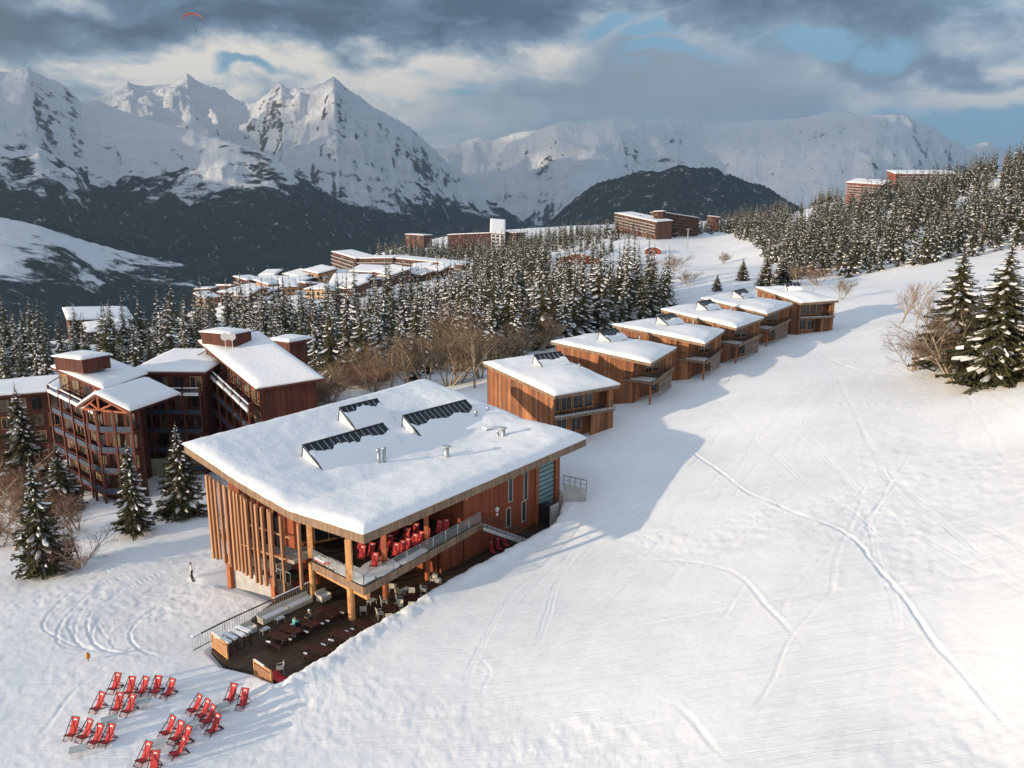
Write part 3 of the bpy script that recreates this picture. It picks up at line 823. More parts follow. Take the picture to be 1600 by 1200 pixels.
# ---------------------------------------------------------------- building materials
def planks(name, cols, w=0.2, gap=0.35, rough=0.75, horiz=False):
    """boards running up the wall, each board its own tone"""
    def fn(T, bs):
        g = T.node('ShaderNodeNewGeometry'); p = g.outputs['Position']; n = g.outputs['True Normal']
        t = T.vmath('CROSS_PRODUCT', (0, 0, 1), n); s = T.vmath('DOT_PRODUCT', p, T.vmath('NORMALIZE', t))
        sp = T.node('ShaderNodeSeparateXYZ'); T.put(sp.inputs[0], p)
        if horiz: s = sp.outputs[2]
        q = T.math('DIVIDE', s, w); fl = T.math('FLOOR', q); fr = T.math('FRACT', q)
        wn = T.node('ShaderNodeTexWhiteNoise', noise_dimensions='1D'); T.put(wn.inputs['W'], fl)
        cmb = T.node('ShaderNodeCombineXYZ'); T.put(cmb.inputs[0], T.math('MULTIPLY', s, 6.0)); T.put(cmb.inputs[1], wn.outputs['Value']); T.put(cmb.inputs[2], T.math('MULTIPLY', sp.outputs[2], 0.35))
        grain = T.noise(cmb.outputs[0], 1.6, 5, 0.6)
        patch = T.noise(p, 0.45, 3)
        f = T.math('ADD', T.math('MULTIPLY', wn.outputs['Value'], 0.55), T.math('MULTIPLY', T.math('SUBTRACT', grain, 0.3), 0.6))
        f = T.math('ADD', f, T.math('MULTIPLY', T.math('SUBTRACT', patch, 0.5), 0.7), clamp=True)
        r = T.node('ShaderNodeValToRGB'); T.put(r.inputs[0], f); e = r.color_ramp.elements
        e[0].color = (*cols[0], 1); e[1].color = (*cols[2], 1); m = e.new(0.5); m.color = (*cols[1], 1)
        edge = T.math('MULTIPLY', T.smooth(T.math('ABSOLUTE', T.math('SUBTRACT', fr, 0.5)), 0.43, 0.49), gap)
        T.put(bs.inputs['Base Color'], T.vmath('SCALE', r.outputs[0], scale=T.math('SUBTRACT', 1.0, edge)))
        T.put(bs.inputs['Normal'], T.bump(T.math('SUBTRACT', T.math('MULTIPLY', grain, .3), edge), 0.5, 0.03))
        bs.inputs['Roughness'].default_value = rough
    return material(name, fn)
M_LARCH = planks('larch_cladding', ((0.10, 0.055, 0.036), (0.29, 0.115, 0.050), (0.58, 0.28, 0.125)), 0.36)
M_RED = planks('red_larch_boards', ((0.17, 0.045, 0.022), (0.27, 0.07, 0.03), (0.34, 0.10, 0.045)), 0.26)
M_FASCIA = planks('weathered_shingle_edge', ((0.17, 0.11, 0.075), (0.27, 0.18, 0.12), (0.40, 0.27, 0.17)), 0.17, 0.6)
def _slat(T, bs):
    r = T.node('ShaderNodeObjectInfo').outputs['Random']; n = T.noise(T.mapping(T.node('ShaderNodeNewGeometry').outputs['Position'], (4, 4, .5)), 1.2, 4)
    T.put(bs.inputs['Base Color'], T.mix(T.math('ADD', T.math('MULTIPLY', r, .8), T.math('MULTIPLY', n, .3), clamp=True), (0.17, 0.075, 0.045), (0.50, 0.27, 0.14))); bs.inputs['Roughness'].default_value = 0.7
M_SLAT = material('larch_slat', _slat)
M_POST = plain('larch_post', (0.60, 0.31, 0.13), 0.6, 0.25, 2.0)
M_DPOST = plain('red_post', (0.36, 0.11, 0.045), 0.6, 0.25, 2.0)
M_DECK = planks('dark_deck_boards', ((0.035, 0.026, 0.020), (0.06, 0.045, 0.033), (0.10, 0.075, 0.052)), 0.15, 0.5)
def _deck(T, bs):
    p = T.node('ShaderNodeNewGeometry').outputs['Position']
    r = T.mapping(p, (1, 1, 1), rot=(0, 0, R(-54))); sp = T.node('ShaderNodeSeparateXYZ'); T.put(sp.inputs[0], r)
    q = T.math('DIVIDE', sp.outputs[1], 0.16); wn = T.node('ShaderNodeTexWhiteNoise', noise_dimensions='1D'); T.put(wn.inputs['W'], T.math('FLOOR', q))
    n = T.noise(p, 0.7, 5, 0.6); f = T.math('ADD', T.math('MULTIPLY', wn.outputs['Value'], 0.4), T.math('MULTIPLY', n, 0.8))
    c = T.mix(f, (0.016, 0.011, 0.008), (0.075, 0.048, 0.030))
    e = T.smooth(T.math('ABSOLUTE', T.math('SUBTRACT', T.math('FRACT', q), 0.5)), 0.42, 0.48)
    T.put(bs.inputs['Base Color'], T.mix(e, c, (0.01, 0.008, 0.006))); bs.inputs['Roughness'].default_value = 0.55
M_DECKT = material('wet_terrace_boards', _deck)
M_CONC = plain('pale_concrete', (0.42, 0.41, 0.39), 0.85, 0.15, 1.2)
M_DARKM = plain('dark_metal', (0.03, 0.032, 0.038), 0.45, 0.2, 3, metal=0.3)
M_STEEL = plain('galvanised_steel', (0.45, 0.46, 0.47), 0.4, 0.15, 3, metal=0.7)
M_WHITEP = plain('white_paint', (0.75, 0.73, 0.70), 0.6, 0.08, 2)
M_TEAL = plain('sea_green_panel', (0.20, 0.31, 0.32), 0.5, 0.12, 0.8)
def _glass(T, bs):
    bs.inputs['Base Color'].default_value = (0.02, 0.025, 0.03, 1); bs.inputs['Roughness'].default_value = 0.08
    bs.inputs['Specular IOR Level'].default_value = 0.6
M_GLASS = material('dark_window_glass', _glass)
def _clear(T, bs):
    bs.inputs['Base Color'].default_value = (0.75, 0.82, 0.80, 1); bs.inputs['Roughness'].default_value = 0.1
    bs.inputs['Alpha'].default_value = 0.10
M_CLEAR = material('clear_rail_glass', _clear)
M_WIRE = plain('steel_mesh_wire', (0.50, 0.50, 0.48), 0.5, 0.1, 2, metal=0.4)
M_FABRIC = plain('red_canvas', (0.55, 0.055, 0.055), 0.75, 0.12, 3)
M_FRAME = plain('dark_red_chair_frame', (0.075, 0.020, 0.018), 0.6, 0.2, 5)
M_GREYP = plain('grey_plastic', (0.42, 0.45, 0.44), 0.5, 0.1, 2)
M_BEIGE = plain('beige_wicker', (0.52, 0.48, 0.40), 0.7, 0.12, 6)
M_DTABLE = plain('dark_table_wood', (0.045, 0.016, 0.012), 0.45, 0.3, 3)

def resample(pts, n):
    pts = [Vector(p) for p in pts]; L = [0]
    for a, b in zip(pts[:-1], pts[1:]): L.append(L[-1] + (b - a).length)
    out = []
    for i in range(n + 1):
        d = L[-1] * i / n; k = 0
        while k < len(pts) - 2 and L[k + 1] < d: k += 1
        out.append(pts[k].lerp(pts[k + 1], (d - L[k]) / max(L[k + 1] - L[k], 1e-9)))
    return out
def snow_cap(name, e0, e1, e2, e3, th, parent, n=40, hump=None, seed=0, over=0.12, edge=1.1, rough=0.05, zf=None, slab=None):
    """snow lying on a four sided roof; edges e0 (a-b), e1 (b-c), e2 (d-c), e3 (a-d) as polylines on the roof's top"""
    E0, E1, E2, E3 = (resample(e, n) for e in (e0, e1, e2, e3))
    a, b, c, d = E0[0], E0[n], E2[n], E2[0]; P = np.zeros((n + 1, n + 1, 3))
    # denser near the edges
    w = [0.5 - 0.5 * math.cos(math.pi * i / n) for i in range(n + 1)]; w = [.5 * x + .5 * i / n for i, x in enumerate(w)]
    def S(E, u): f = u * n; i = min(int(f), n - 1); return E[i].lerp(E[i + 1], f - i)
    for i in range(n + 1):
        for j in range(n + 1):
            u, v = w[i], w[j]
            p = S(E0, u) * (1 - v) + S(E2, u) * v + S(E3, v) * (1 - u) + S(E1, v) * u - (a * (1 - u) * (1 - v) + b * u * (1 - v) + d * (1 - u) * v + c * u * v)
            P[i, j] = p
            if zf: P[i, j, 2] = zf(p.x, p.y)
    if slab:                                       # the roof deck itself, same outline, slab = thickness
        k = (n + 1) ** 2; idx = lambda i, j: i * (n + 1) + j; lo = P.copy(); lo[..., 2] -= slab; V = np.vstack([P.reshape(-1, 3), lo.reshape(-1, 3)])
        F = [(idx(i, j), idx(i + 1, j), idx(i + 1, j + 1), idx(i, j + 1)) for i in range(n) for j in range(n)]; F += [tuple(k + q for q in reversed(f)) for f in F]
        ring = [(i, 0) for i in range(n)] + [(n, j) for j in range(n)] + [(i, n) for i in range(n, 0, -1)] + [(0, j) for j in range(n, 0, -1)]
        F += [(idx(*r0), k + idx(*r0), k + idx(*r1), idx(*r1)) for r0, r1 in zip(ring, ring[1:] + ring[:1])]
        if sum(x[0] * y[1] - y[0] * x[1] for x, y in ((a, b), (b, c), (c, d), (d, a))) < 0: F = [f[::-1] for f in F]
        return mesh_from(name, V, F, M_FASCIA, parent)
    U, Vv = np.meshgrid(w, w, indexing='ij')
    lu = (b - a).length; lv = (d - a).length
    de = np.minimum.reduce([U * lu, (1 - U) * lu, Vv * lv, (1 - Vv) * lv])
    prof = 1 - np.clip(1 - de / edge, 0, 1) ** 2.6
    h = th * (0.42 + 0.58 * prof) + rough * 2.5 * fbm(P[..., 0] / 3.1 + seed, P[..., 1] / 3.1, 4, 200 + seed) * (.3 + .7 * prof) + rough * fbm(P[..., 0] / .8, P[..., 1] / .8, 3, 230 + seed)
    if hump is not None: h = h + hump(U, Vv) * prof
    top = P.copy(); top[..., 2] += h
    ctr = P[n // 2, n // 2]
    ring = [(i, 0) for i in range(n)] + [(n, j) for j in range(n)] + [(i, n) for i in range(n, 0, -1)] + [(0, j) for j in range(n, 0, -1)]
    V = top.reshape(-1, 3).tolist(); idx = lambda i, j: i * (n + 1) + j
    F = [(idx(i, j), idx(i + 1, j), idx(i + 1, j + 1), idx(i, j + 1)) for i in range(n) for j in range(n)]
    k1 = len(V); m = len(ring)
    for (i, j) in ring:                            # rounded lip bulging a little over the edge
        p = P[i, j]; o = p[:2] - ctr[:2]; o = o / np.linalg.norm(o); wob = 1 + .5 * (vnoise(np.array([p[0] * 1.3]), np.array([p[1] * 1.3]), 7)[0] - .5)
        V.append([p[0] + o[0] * over * wob, p[1] + o[1] * over * wob, p[2] + h[i, j] * .5]); 
    k2 = len(V)
    for (i, j) in ring:
        p = P[i, j]; V.append([p[0], p[1], p[2] + .004])
    for q in range(m):
        q2 = (q + 1) % m; A, Bq = idx(*ring[q]), idx(*ring[q2])
        F.append((A, k1 + q, k1 + q2, Bq)); F.append((k1 + q, k2 + q, k2 + q2, k1 + q2))
    area = sum(x[0] * y[1] - y[0] * x[1] for x, y in ((a, b), (b, c), (c, d), (d, a)))
    if area < 0: F = [f[::-1] for f in F]
    return mesh_from(name, V, F, M_RSNOW, parent, smooth=True)
def wall_strip(b, pts, z0, z1, t=0.25, m=0):
    """a wall of thickness t along a polyline; z0/z1 numbers or functions of (x, y)"""
    for p, q in zip(pts[:-1], pts[1:]):
        p = Vector(p[:2]); q = Vector(q[:2]); d = (q - p).normalized(); nrm = Vector((-d.y, d.x)) * t / 2
        poly = [tuple(p - nrm), tuple(q - nrm), tuple(q + nrm), tuple(p + nrm)]
        f0 = z0 if callable(z0) else (lambda x, y: z0); f1 = z1 if callable(z1) else (lambda x, y: z1)
        b.prism(poly, [f0(*c) for c in poly], [f1(*c) for c in poly], m)
def window(parent, c, ang, w, h, depth=0.08, frame_mat=None, mull=1, tilt=0, name='window', pane=None):
    """a framed window set a little proud of its wall; ang is the heading of the wall's outward normal"""
    M4 = Matrix.Translation(c) @ Matrix.Rotation(ang, 4, 'Z')
    f = MB(); fw = 0.08
    for y in (-w / 2 + fw / 2, w / 2 - fw / 2): f.box((0, 0, 0), (depth, fw, h), mat=M4 @ Matrix.Translation((depth / 2, y, 0)))
    for z in (-h / 2 + fw / 2, h / 2 - fw / 2): f.box((0, 0, 0), (depth, w - 2 * fw, fw), mat=M4 @ Matrix.Translation((depth / 2, 0, z)))
    for k in range(1, mull): f.box((0, 0, 0), (depth * .9, fw * .6, h - 2 * fw), mat=M4 @ Matrix.Translation((depth / 2, -w / 2 + w * k / mull, 0)))
    o = f.build(name, frame_mat or M_POST, parent)
    g = MB(); g.box((0, 0, 0), (depth * .4, w - 2 * fw, h - 2 * fw), mat=M4 @ Matrix.Translation((depth * .3, 0, 0)))
    g.build('pane', pane or M_GLASS, o)
    return o
def skylight(parent, p, q, hgt, run, side, snow=0.55, zoff=0.0, seed=0, zf=None):
    """roof monitor: ridge from p to q, glazed slope falling to the side; white gable ends"""
    p, q = Vector(p), Vector(q); d = (q - p); L = d.length; d.normalize(); n = Vector((-d.y, d.x, 0)).normalized() * side
    rr = random.Random(seed)
    up = Vector((0, 0, hgt)); A, Bq = p + up, q + up; a2, b2 = p + n * run, q + n * run; a0, b0 = p - n * .25, q - n * .25
    if zf:
        for v_ in (a2, b2): v_.z = zf(v_.x, v_.y) + .30
        for v_ in (a0, b0): v_.z = zf(v_.x, v_.y) + .1
    b = MB(); 
    b.face([a0, A, a2]); b.face([b0, b2, Bq]); b.face([a0, b0, Bq, A]); b.face([a0, a2, b2, b0])
    body = b.build('skylight', M_WHITEP, parent)
    f = MB(); f.bar(A + Vector((0, 0, .06)), Bq + Vector((0, 0, .06)), .22, .12); f.bar(a0, A, .10, .10); f.bar(A, a2, .12, .12); f.bar(b0, Bq, .1, .1); f.bar(Bq, b2, .12, .12)
    f.build('skylight_frame', M_DARKM, body)
    g = MB(); off = (n * hgt + Vector((0, 0, run))).normalized() * .03
    g.face([A + off, a2 + off, b2 + off, Bq + off]); g.build('glazing', M_DARKM, body)
    bars = MB(); nb = max(4, int(L / .75))
    for i in range(nb + 1):
        s = A.lerp(Bq, i / nb) + off * 1.6; e = a2.lerp(b2, i / nb) + off * 1.6; bars.bar(s, e, .07, .06)
    bars.build('glazing_bar', M_STEEL, body)
    s = MB(); N = max(10, int(L / .3)); cols = []
    for i in range(N + 1):
        u = i / N; top = 1 - snow - .09 * rr.random() - .07 * math.sin(i * .55 + seed)
        row = []
        for k in range(5):
            v = top + (1.12 - top) * k / 4
            pt = A.lerp(Bq, u).lerp(a2.lerp(b2, u), v) + off * (1.5 + 6 * math.sin(math.pi * min(1, k / 4 + .06)) + (0 if 0 < k < 4 else -.3)); row.append(pt)
        cols.append(row)
    for c0, c1 in zip(cols[:-1], cols[1:]):
        for k in range(4): s.face([c0[k], c0[k + 1], c1[k + 1], c1[k]] if side > 0 else [c0[k], c1[k], c1[k + 1], c0[k + 1]])
    s.build('skylight_snow', M_RSNOW, body, smooth=True)
    return body

# ---------------------------------------------------------------- the row of timber huts
HUTS = [((755,563),(867,612),(969,597),(862,548),4.3,'a'),((862,531),(1017,561),(1057,541),(935,516),6.0,'b'),((957,505),(1102,531),(1132,515),(1030,493),7.0,'b'),
        ((1033,481),(1151,507),(1194,494),(1085,471),8.0,'b'),((1096,464),(1199,486),(1239,473),(1140,454),8.6,'b'),((1181,447),(1252,469),(1311,467),(1235,445),9.2,'a')]
HLAB = ['timber hut with snowy roof nearest the clubhouse, dark skylight facing the viewer', 'timber hut second from the clubhouse, red chair on its snowy balcony',
        'timber hut third from the clubhouse, between the second and fourth of the row', 'timber hut fourth from the clubhouse, with two red chairs on its balcony',
        'timber hut fifth from the clubhouse, half hidden before the last of the row', 'timber hut at the far upper end of the row, flat plank front to the piste']
def make_hut(i):
    L, Fp, Rr, Bk, zb, kind = HUTS[i]; zr = zb + 6.5
    l, f, r, b = (atz(*L, zr + 1.1), atz(*Fp, zr), atz(*Rr, zr), atz(*Bk, zr + 1.5))
    cx = (l + f + r + b) / 4; base = Vector((cx.x, cx.y, zb - 2))
    t = thing('timber_hut', HLAB[i], 'hut', (0, 0, 0), 0, 'timber huts in a row beside the piste')
    quad = [l, f, r, b]
    def rz(x, y):
        # bilinear roof height
        p = np.array([x, y]); w = [1 / (0.3 + (Vector((x, y)) - q.xy).length) ** 1.6 for q in quad]
        A = np.array([[q.x, q.y, 1] for q in quad]); k, *_ = np.linalg.lstsq(A, np.array([q.z for q in quad]), rcond=None)
        return float(k[0] * x + k[1] * y + k[2])
    th = 0.42
    rb = MB(); rb.prism([(q.x, q.y) for q in quad], [rz(q.x, q.y) - th - .5 for q in quad], [rz(q.x, q.y) - .5 for q in quad])
    rb.build('roof', M_FASCIA, t)
    top = lambda q: Vector((q.x, q.y, rz(q.x, q.y) - .5))
    lf = [top(l), top(l.lerp(f, .55)), top(f)]
    hump = lambda U, V: 0.55 * np.exp(-(((U - .72) / .26) ** 2 + ((V - .5) / .34) ** 2)) + .30 * np.exp(-(((U - .15) / .15) ** 2 + ((V - .6) / .3) ** 2)) - .06
    snow_cap('roof_snow', lf, [top(f), top(r)], [top(b), top(b.lerp(r, .5)), top(r)], [top(l), top(b)], 0.5, t, 26, hump, i)
    C = lambda u, v, ins=0: (l.lerp(f, u)).lerp(b.lerp(r, u), v)          # u along the long side, v across
    def pt(u, v): q = C(u, v); return (q.x, q.y)
    und = lambda x, y: rz(x, y) - th - .5
    ground = lambda x, y: zb - 2.5
    if kind == 'a':
        ring = [pt(.03, .97), pt(.03, .04), pt(.965, .04), pt(.965, .93), pt(.03, .97)]
        wb = MB(); wall_strip(wb, ring[:3], ground, und, .3)
        fr0, fr1 = Vector(ring[2]), Vector(ring[3]); fd = (fr1 - fr0); fl = fd.length; fd.normalize(); nn = Vector((fd.y, -fd.x))
        if nn.dot(Vector((1, -.3))) < 0: nn = -nn
        # front: upper floor set back behind the balcony, lower floor further back
        ub0, ub1 = fr0 - nn * 1.3, fr1 - nn * 1.3
        wall_strip(wb, [ub0, ub1], zb - 2, und, .3); wall_strip(wb, [fr1 - fd * 1.0, fr1], zb - 2, und, .34)
        wall_strip(wb, [ring[3], ring[0]], ground, und, .3)
        wall_strip(wb, [fr0, fr0 - nn * 1.3], zb - 2, und, .22)
        wb.build('wall', M_LARCH, t)
        lw = MB(); wall_strip(lw, [fr0 + fd * (fl * .62), fr1 - fd * 1.02], zb - 2.2, zb + 2.75, .22); lw.build('lower_wall', M_LARCH, t)
        za = zb + 3.0
        bl = MB(); e0, e1 = fr0 + nn * .55 - fd * .1, fr1 + nn * .55
        bl.prism([tuple(e0), tuple(e1), tuple(e1 - nn * 1.9), tuple(e0 - nn * 1.9)], za - .35, za); bal = bl.build('balcony', M_FASCIA, t)
        sn = MB(); sn.prism([tuple(e0 + fd * .1 - nn * .05), tuple(e1 - fd * .1 - nn * .05), tuple(e1 - fd * .1 - nn * .5), tuple(e0 + fd * .1 - nn * .5)], za + .004, za + .12); sn.build('balcony_snow', M_RSNOW, bal)
        rl = MB(); k = 16
        for j in range(k + 1):
            p = e0.lerp(e1, j / k); rl.box((p.x, p.y, za + .5), (.035, .035, 1.0))
        rl.bar((*e0, za + 1.02), (*e1, za + 1.02), .06, .05); rl.bar((*e0, za + .15), (*e1, za + .15), .04, .04); rl.build('railing', M_DARKM, bal)
        ang = math.atan2(nn.y, nn.x)
        for u, w_ in ((.10, 1.3), (.28, 1.7), (.48, 1.7), (.66, 1.5)):
            p = ub0.lerp(ub1, u) + nn * .16; window(t, (p.x, p.y, za + 1.35), ang, w_, 2.1, mull=2)
        for u in (.2, .45):
            p = ub0.lerp(ub1, u) + nn * .16; window(t, (p.x, p.y, zb + 1.2), ang, 1.7, 2.0, mull=2)
        gap = (ub0, ub1)
    else:
        ring = [pt(.03, .97), pt(.03, .04), pt(.60, .045)]
        wb = MB(); wall_strip(wb, ring, ground, und, .3)
        c1 = Vector(pt(.60, .045)); g = Vector(pt(.80, .42)); r1 = Vector(pt(.97, .93)); b1 = Vector(pt(.03, .97))
        wall_strip(wb, [tuple(c1), tuple(Vector(pt(.80, .15))), tuple(g)], zb - 2, und, .3); wall_strip(wb, [tuple(g), tuple(r1)], zb - 2, und, .3); wall_strip(wb, [tuple(r1), tuple(b1)], ground, und, .3)
        wb.build('wall', M_LARCH, t)
        za = zb + 2.9
        bp = [pt(.72, .08), pt(1.0, .08), pt(1.0, .30), pt(.99, .92), pt(.88, .80), pt(.80, .42), pt(.78, .15)]
        bl = MB(); bl.prism(bp, za - .35, za); bal = bl.build('balcony', M_FASCIA, t)
        sn = MB(); sn.prism([pt(.78, .10), pt(.985, .10), pt(.985, .30), pt(.84, .3)], za + .004, za + .12); sn.build('balcony_snow', M_RSNOW, bal)
        rl = MB(); path = [Vector(pt(.72, .09)), Vector(pt(.995, .09)), Vector(pt(.985, .90))]
        for p, q in zip(path[:-1], path[1:]):
            k = 12
            for j in range(k + 1):
                s = p.lerp(q, j / k); rl.box((s.x, s.y, za + .5), (.035, .035, 1.0))
            rl.bar((*p, za + 1.02), (*q, za + 1.02), .06, .05)
        rl.build('railing', M_DARKM, bal)
        # slanting board along the balcony front and mesh screen under it
        fb = MB(); p, q = Vector(pt(1.01, .09)), Vector(pt(1.0, .95)); fb.bar((*p, za - .12), (*q, za + .25), .10, .55); fb.build('balcony_board', M_FASCIA, bal)
        ms = MB(); p, q = Vector(pt(.985, .42)), Vector(pt(.985, .9)); n_ = 14
        for j in range(n_ + 1):
            s = p.lerp(q, j / n_); s2 = p.lerp(q, min(1, max(0, j / n_ + .12))); s3 = p.lerp(q, min(1, max(0, j / n_ - .12)))
            ms.bar((*s, zb - .6), (*s2, za - .3), .03, .03); ms.bar((*s, zb - .6), (*s3, za - .3), .03, .03)
        ms.build('mesh_screen', M_WIRE, t)
        pst = MB(); s = Vector(pt(.975, .12)); pst.box((s.x, s.y, zb + .8), (.22, .22, 4.0)); pst.build('post', M_DPOST, t)
        gv = (r1 - g).normalized(); nn = Vector((gv.y, -gv.x)); 
        if nn.dot(Vector(pt(1.1, .5)) - g) < 0: nn = -nn
        ang = math.atan2(nn.y, nn.x)
        for u in (.18, .42):
            p = g.lerp(r1, u) + nn * .16; window(t, (p.x, p.y, za + 1.3), ang, 1.5, 2.1, mull=2)
        p = g.lerp(r1, .35) + nn * .16; window(t, (p.x, p.y, zb + 1.1), ang, 1.7, 2.0, mull=2)
    # roof monitor and flue
    s0, s1 = C(.30, .45), C(.30, .85)
    z0 = rz(s0.x, s0.y) - .2
    p0, p1 = Vector((s0.x, s0.y, z0 + .25)), Vector((s1.x, s1.y, z0 + .35))
    skylight(t, p0, p1, 1.25, 2.2, -1 if ((p1 - p0).cross(f - l)).z < 0 else 1, .45, seed=i)
    ch = MB(); c = C(.62, .80); zc = rz(c.x, c.y); ch.tube([(c.x, c.y, zc - .4), (c.x, c.y, zc + .9)], [.12, .12], 8); ch.tube([(c.x, c.y, zc + .9), (c.x, c.y, zc + 1.0)], [.2, .2], 8); ch.build('chimney', M_STEEL, t)
    return t, C, zb
HUT_OBJS = [make_hut(i) for i in range(6)]

# ---------------------------------------------------------------- the clubhouse
def st(v):
    """plan position to distances along the two fronts"""
    d = Vector((v.x - P0.x, v.y - P0.y)); a, b = PA.xy, PB.xy; det = a.x * b.y - a.y * b.x
    return (d.x * b.y - d.y * b.x) / det, (a.x * d.y - a.y * d.x) / det
def on_front(px, py): return atplane(px, py, Q(0, 0), Q(30, 0))
def on_end(px, py, s=0.0): return atplane(px, py, Q(s, 0), Q(s, 30))
PILLAR_TAN = M_POST

def make_clubhouse():
    t = thing('clubhouse', 'large timber clubhouse with a broad snow covered roof, slatted side and open balcony', 'building')
    zr = 7.9
    B_, A_, C_, D_ = atz(568, 836, zr), atz(287, 695, 11.2), atz(916, 686, 8.0), atz(661, 597, 11.2)
    K_ = atplane(455, 800, B_, A_); K2 = atplane(510, 817, B_, A_); K3 = atplane(385, 760, B_, A_)
    kk = [(0, 0)] + [(((k - B_).xy.length / (A_ - B_).xy.length), k.z - zr) for k in (K2, K_, K3)] + [(1, 11.2 - zr)]
    ea, ec = (A_ - B_).xy, (C_ - B_).xy; det = ea.x * ec.y - ea.y * ec.x
    def uv(x, y):
        d = Vector((x, y)) - B_.xy
        return (d.x * ec.y - d.y * ec.x) / det, (ea.x * d.y - ea.y * d.x) / det
    def rz(x, y):
        u, v = uv(x, y)
        return zr + .1 * v + float(np.interp(u, [a for a, _ in kk], [b for _, b in kk]))
    th = 0.78
    outline = [A_, K3, K_, K2, B_, B_.lerp(C_, .5), C_, C_.lerp(D_, .5) + Vector((.6, .4, 0)), D_, A_.lerp(D_, .5)]
    def T_(p): return Vector((p.x, p.y, rz(p.x, p.y) + .003))
    e0 = [T_(p) for p in outline[:5]]; e1 = [T_(p) for p in outline[4:7]]; e2 = [T_(D_), T_(C_.lerp(D_, .5) + Vector((.6, .4, 0))), T_(C_)]; e3 = [T_(A_), T_(A_.lerp(D_, .5)), T_(D_)]
    roof = snow_cap('roof', e0, e1, e2, e3, 0, t, 40, zf=rz, slab=th)
    def hump(U, V):
        g = lambda u, v, a, b, h: h * np.exp(-(((U - u) / a) ** 2 + ((V - v) / b) ** 2))
        r = -.10 + g(.93, .3, .10, .5, .22) + g(.5, .07, .6, .08, .18) + g(.55, .95, .5, .12, .7) + g(.85, .85, .2, .15, .3) + g(.30, .30, .2, .2, .06)
        return r + .12 * np.sin(U * 7 + V * 5) * .4
    snow_cap('roof_snow', e0, e1, e2, e3, 0.52, t, 90, hump, 3, 0.20, 1.2, 0.042, zf=lambda x, y: rz(x, y) + .003)
    under = lambda x, y: rz(x, y) - th - .005
    tend = st(atz(338, 873, 1.2))[1]; s1 = st(on_front(722, 760))[0]; s2 = LA
    TB = max(tend - .6, 18)
    # upper storey: timber walls set back behind balcony and slats
    wb = MB(); up = [Q(s1, 0), Q(s2, 0), Q(s2 + 1.0, 3.0), Q(s2, TB), Q(2.2, TB)]
    wall_strip(wb, up[:3], -0.6, under, .3); wall_strip(wb, up[2:], -3.5, under, .3); wb.build('wall', M_RED, t)
    w2 = MB(); wall_strip(w2, [Q(s1, .15), Q(s1, 6.8), Q(7.0, 6.8), Q(3.2, 8.2), Q(2.2, 11.5), Q(2.2, TB)], 3.3, under, .25); w2.build('inner_wall', M_RED, t)
    # ground floor, deep in the shade of the balcony
    g = MB(); s3 = st(on_front(668, 900))[0] + 1.5
    wall_strip(g, [Q(s3 + .16, .0), Q(s1 - .16, .0)], -0.6, 3.2, .28); wall_strip(g, [Q(s3, .2), Q(s3, 5.8), Q(3.5, 7.5), Q(2.0, 9.5)], -0.6, 3.2, .25); g.build('ground_wall', M_RED, t)
    # glazed corner
    gl = MB()
    for a, b in ((Q(6.6, 6.6), Q(3.4, 8.0)), (Q(3.0, 8.3), Q(2.05, 11.3))):
        wall_strip(gl, [a, b], 3.7, 6.6, .34)
    gp = gl.build('corner_glazing', M_GLASS, t)
    mf = MB()
    for a, b in ((Q(6.7, 6.45), Q(3.3, 7.9)), (Q(2.9, 8.2), Q(1.85, 11.5))):
        for k in range(4):
            p = a.lerp(b, k / 3); mf.box((p.x, p.y, 5.1), (.12, .12, 3.0))
        mf.bar((a.x, a.y, 5.5), (b.x, b.y, 5.5), .1, .1); mf.bar((a.x, a.y, 3.75), (b.x, b.y, 3.75), .12, .12)
    mf.build('glazing_frame', M_POST, gp)
    # vertical panels inside the slats, orange and white
    ip = MB(); wall_strip(ip, [Q(1.1, tend - 1.0), Q(1.1, tend - 7.0)], 3.5, 6.4, .12); ip.build('inner_glazing', M_GLASS, t)
    ip = MB(); wall_strip(ip, [Q(1.0, tend - 7.2), Q(1.0, tend - 10)], 4.0, under, .12); ip.build('red_panel', M_RED, t)
    # floor slab of the upper storey
    sl = MB(); sl.prism([tuple(Q(s, q).xy) for s, q in ((.15, 6.9), (s1, 6.9), (s2, .4), (s2, TB), (.15, TB + .3))], 3.0, 3.3); sl.build('floor_slab', M_CONC, t)
    # balcony
    bc, bl_, br = atz(569, 918, 3.55), atz(487, 877, 3.55), atz(752, 816, 3.55)
    bpoly = [bl_, bc, br, Q(s1 + .1, .16), Q(s1 + .0, 6.6), Q(7.0, 6.6), Q(3.3, 7.8)]
    bb = MB(); bb.prism([(p.x, p.y) for p in bpoly], 3.0, 3.5); bal = bb.build('balcony', M_DECK, t)
    fa = MB()
    for p, q, m in ((bl_, bc, 0), (bc, br, 0)):
        d = (q - p).normalized(); o = Vector((d.y, -d.x, 0)) * .03
        if (o.xy.dot((Q(5, 5) - p).xy)) > 0: o = -o
        fa.bar((p.x + o.x, p.y + o.y, 3.22), (q.x + o.x, q.y + o.y, 3.22), .09, .72)
    fa.build('balcony_fascia', M_FASCIA, bal)
    bm = MB(); o = (bc - bl_).normalized(); bm.bar((*(bl_ + o * 0 + Vector((.25, .35, 0))).xy, 2.70), (*(bc + o * .25 + Vector((.1, .3, 0))).xy, 2.70), .35, .5); bm.build('balcony_beam', M_POST, bal)
    sn = MB(); c = lambda a, b: tuple((bc + (bl_ - bc) * a + (br - bc) * b).xy)
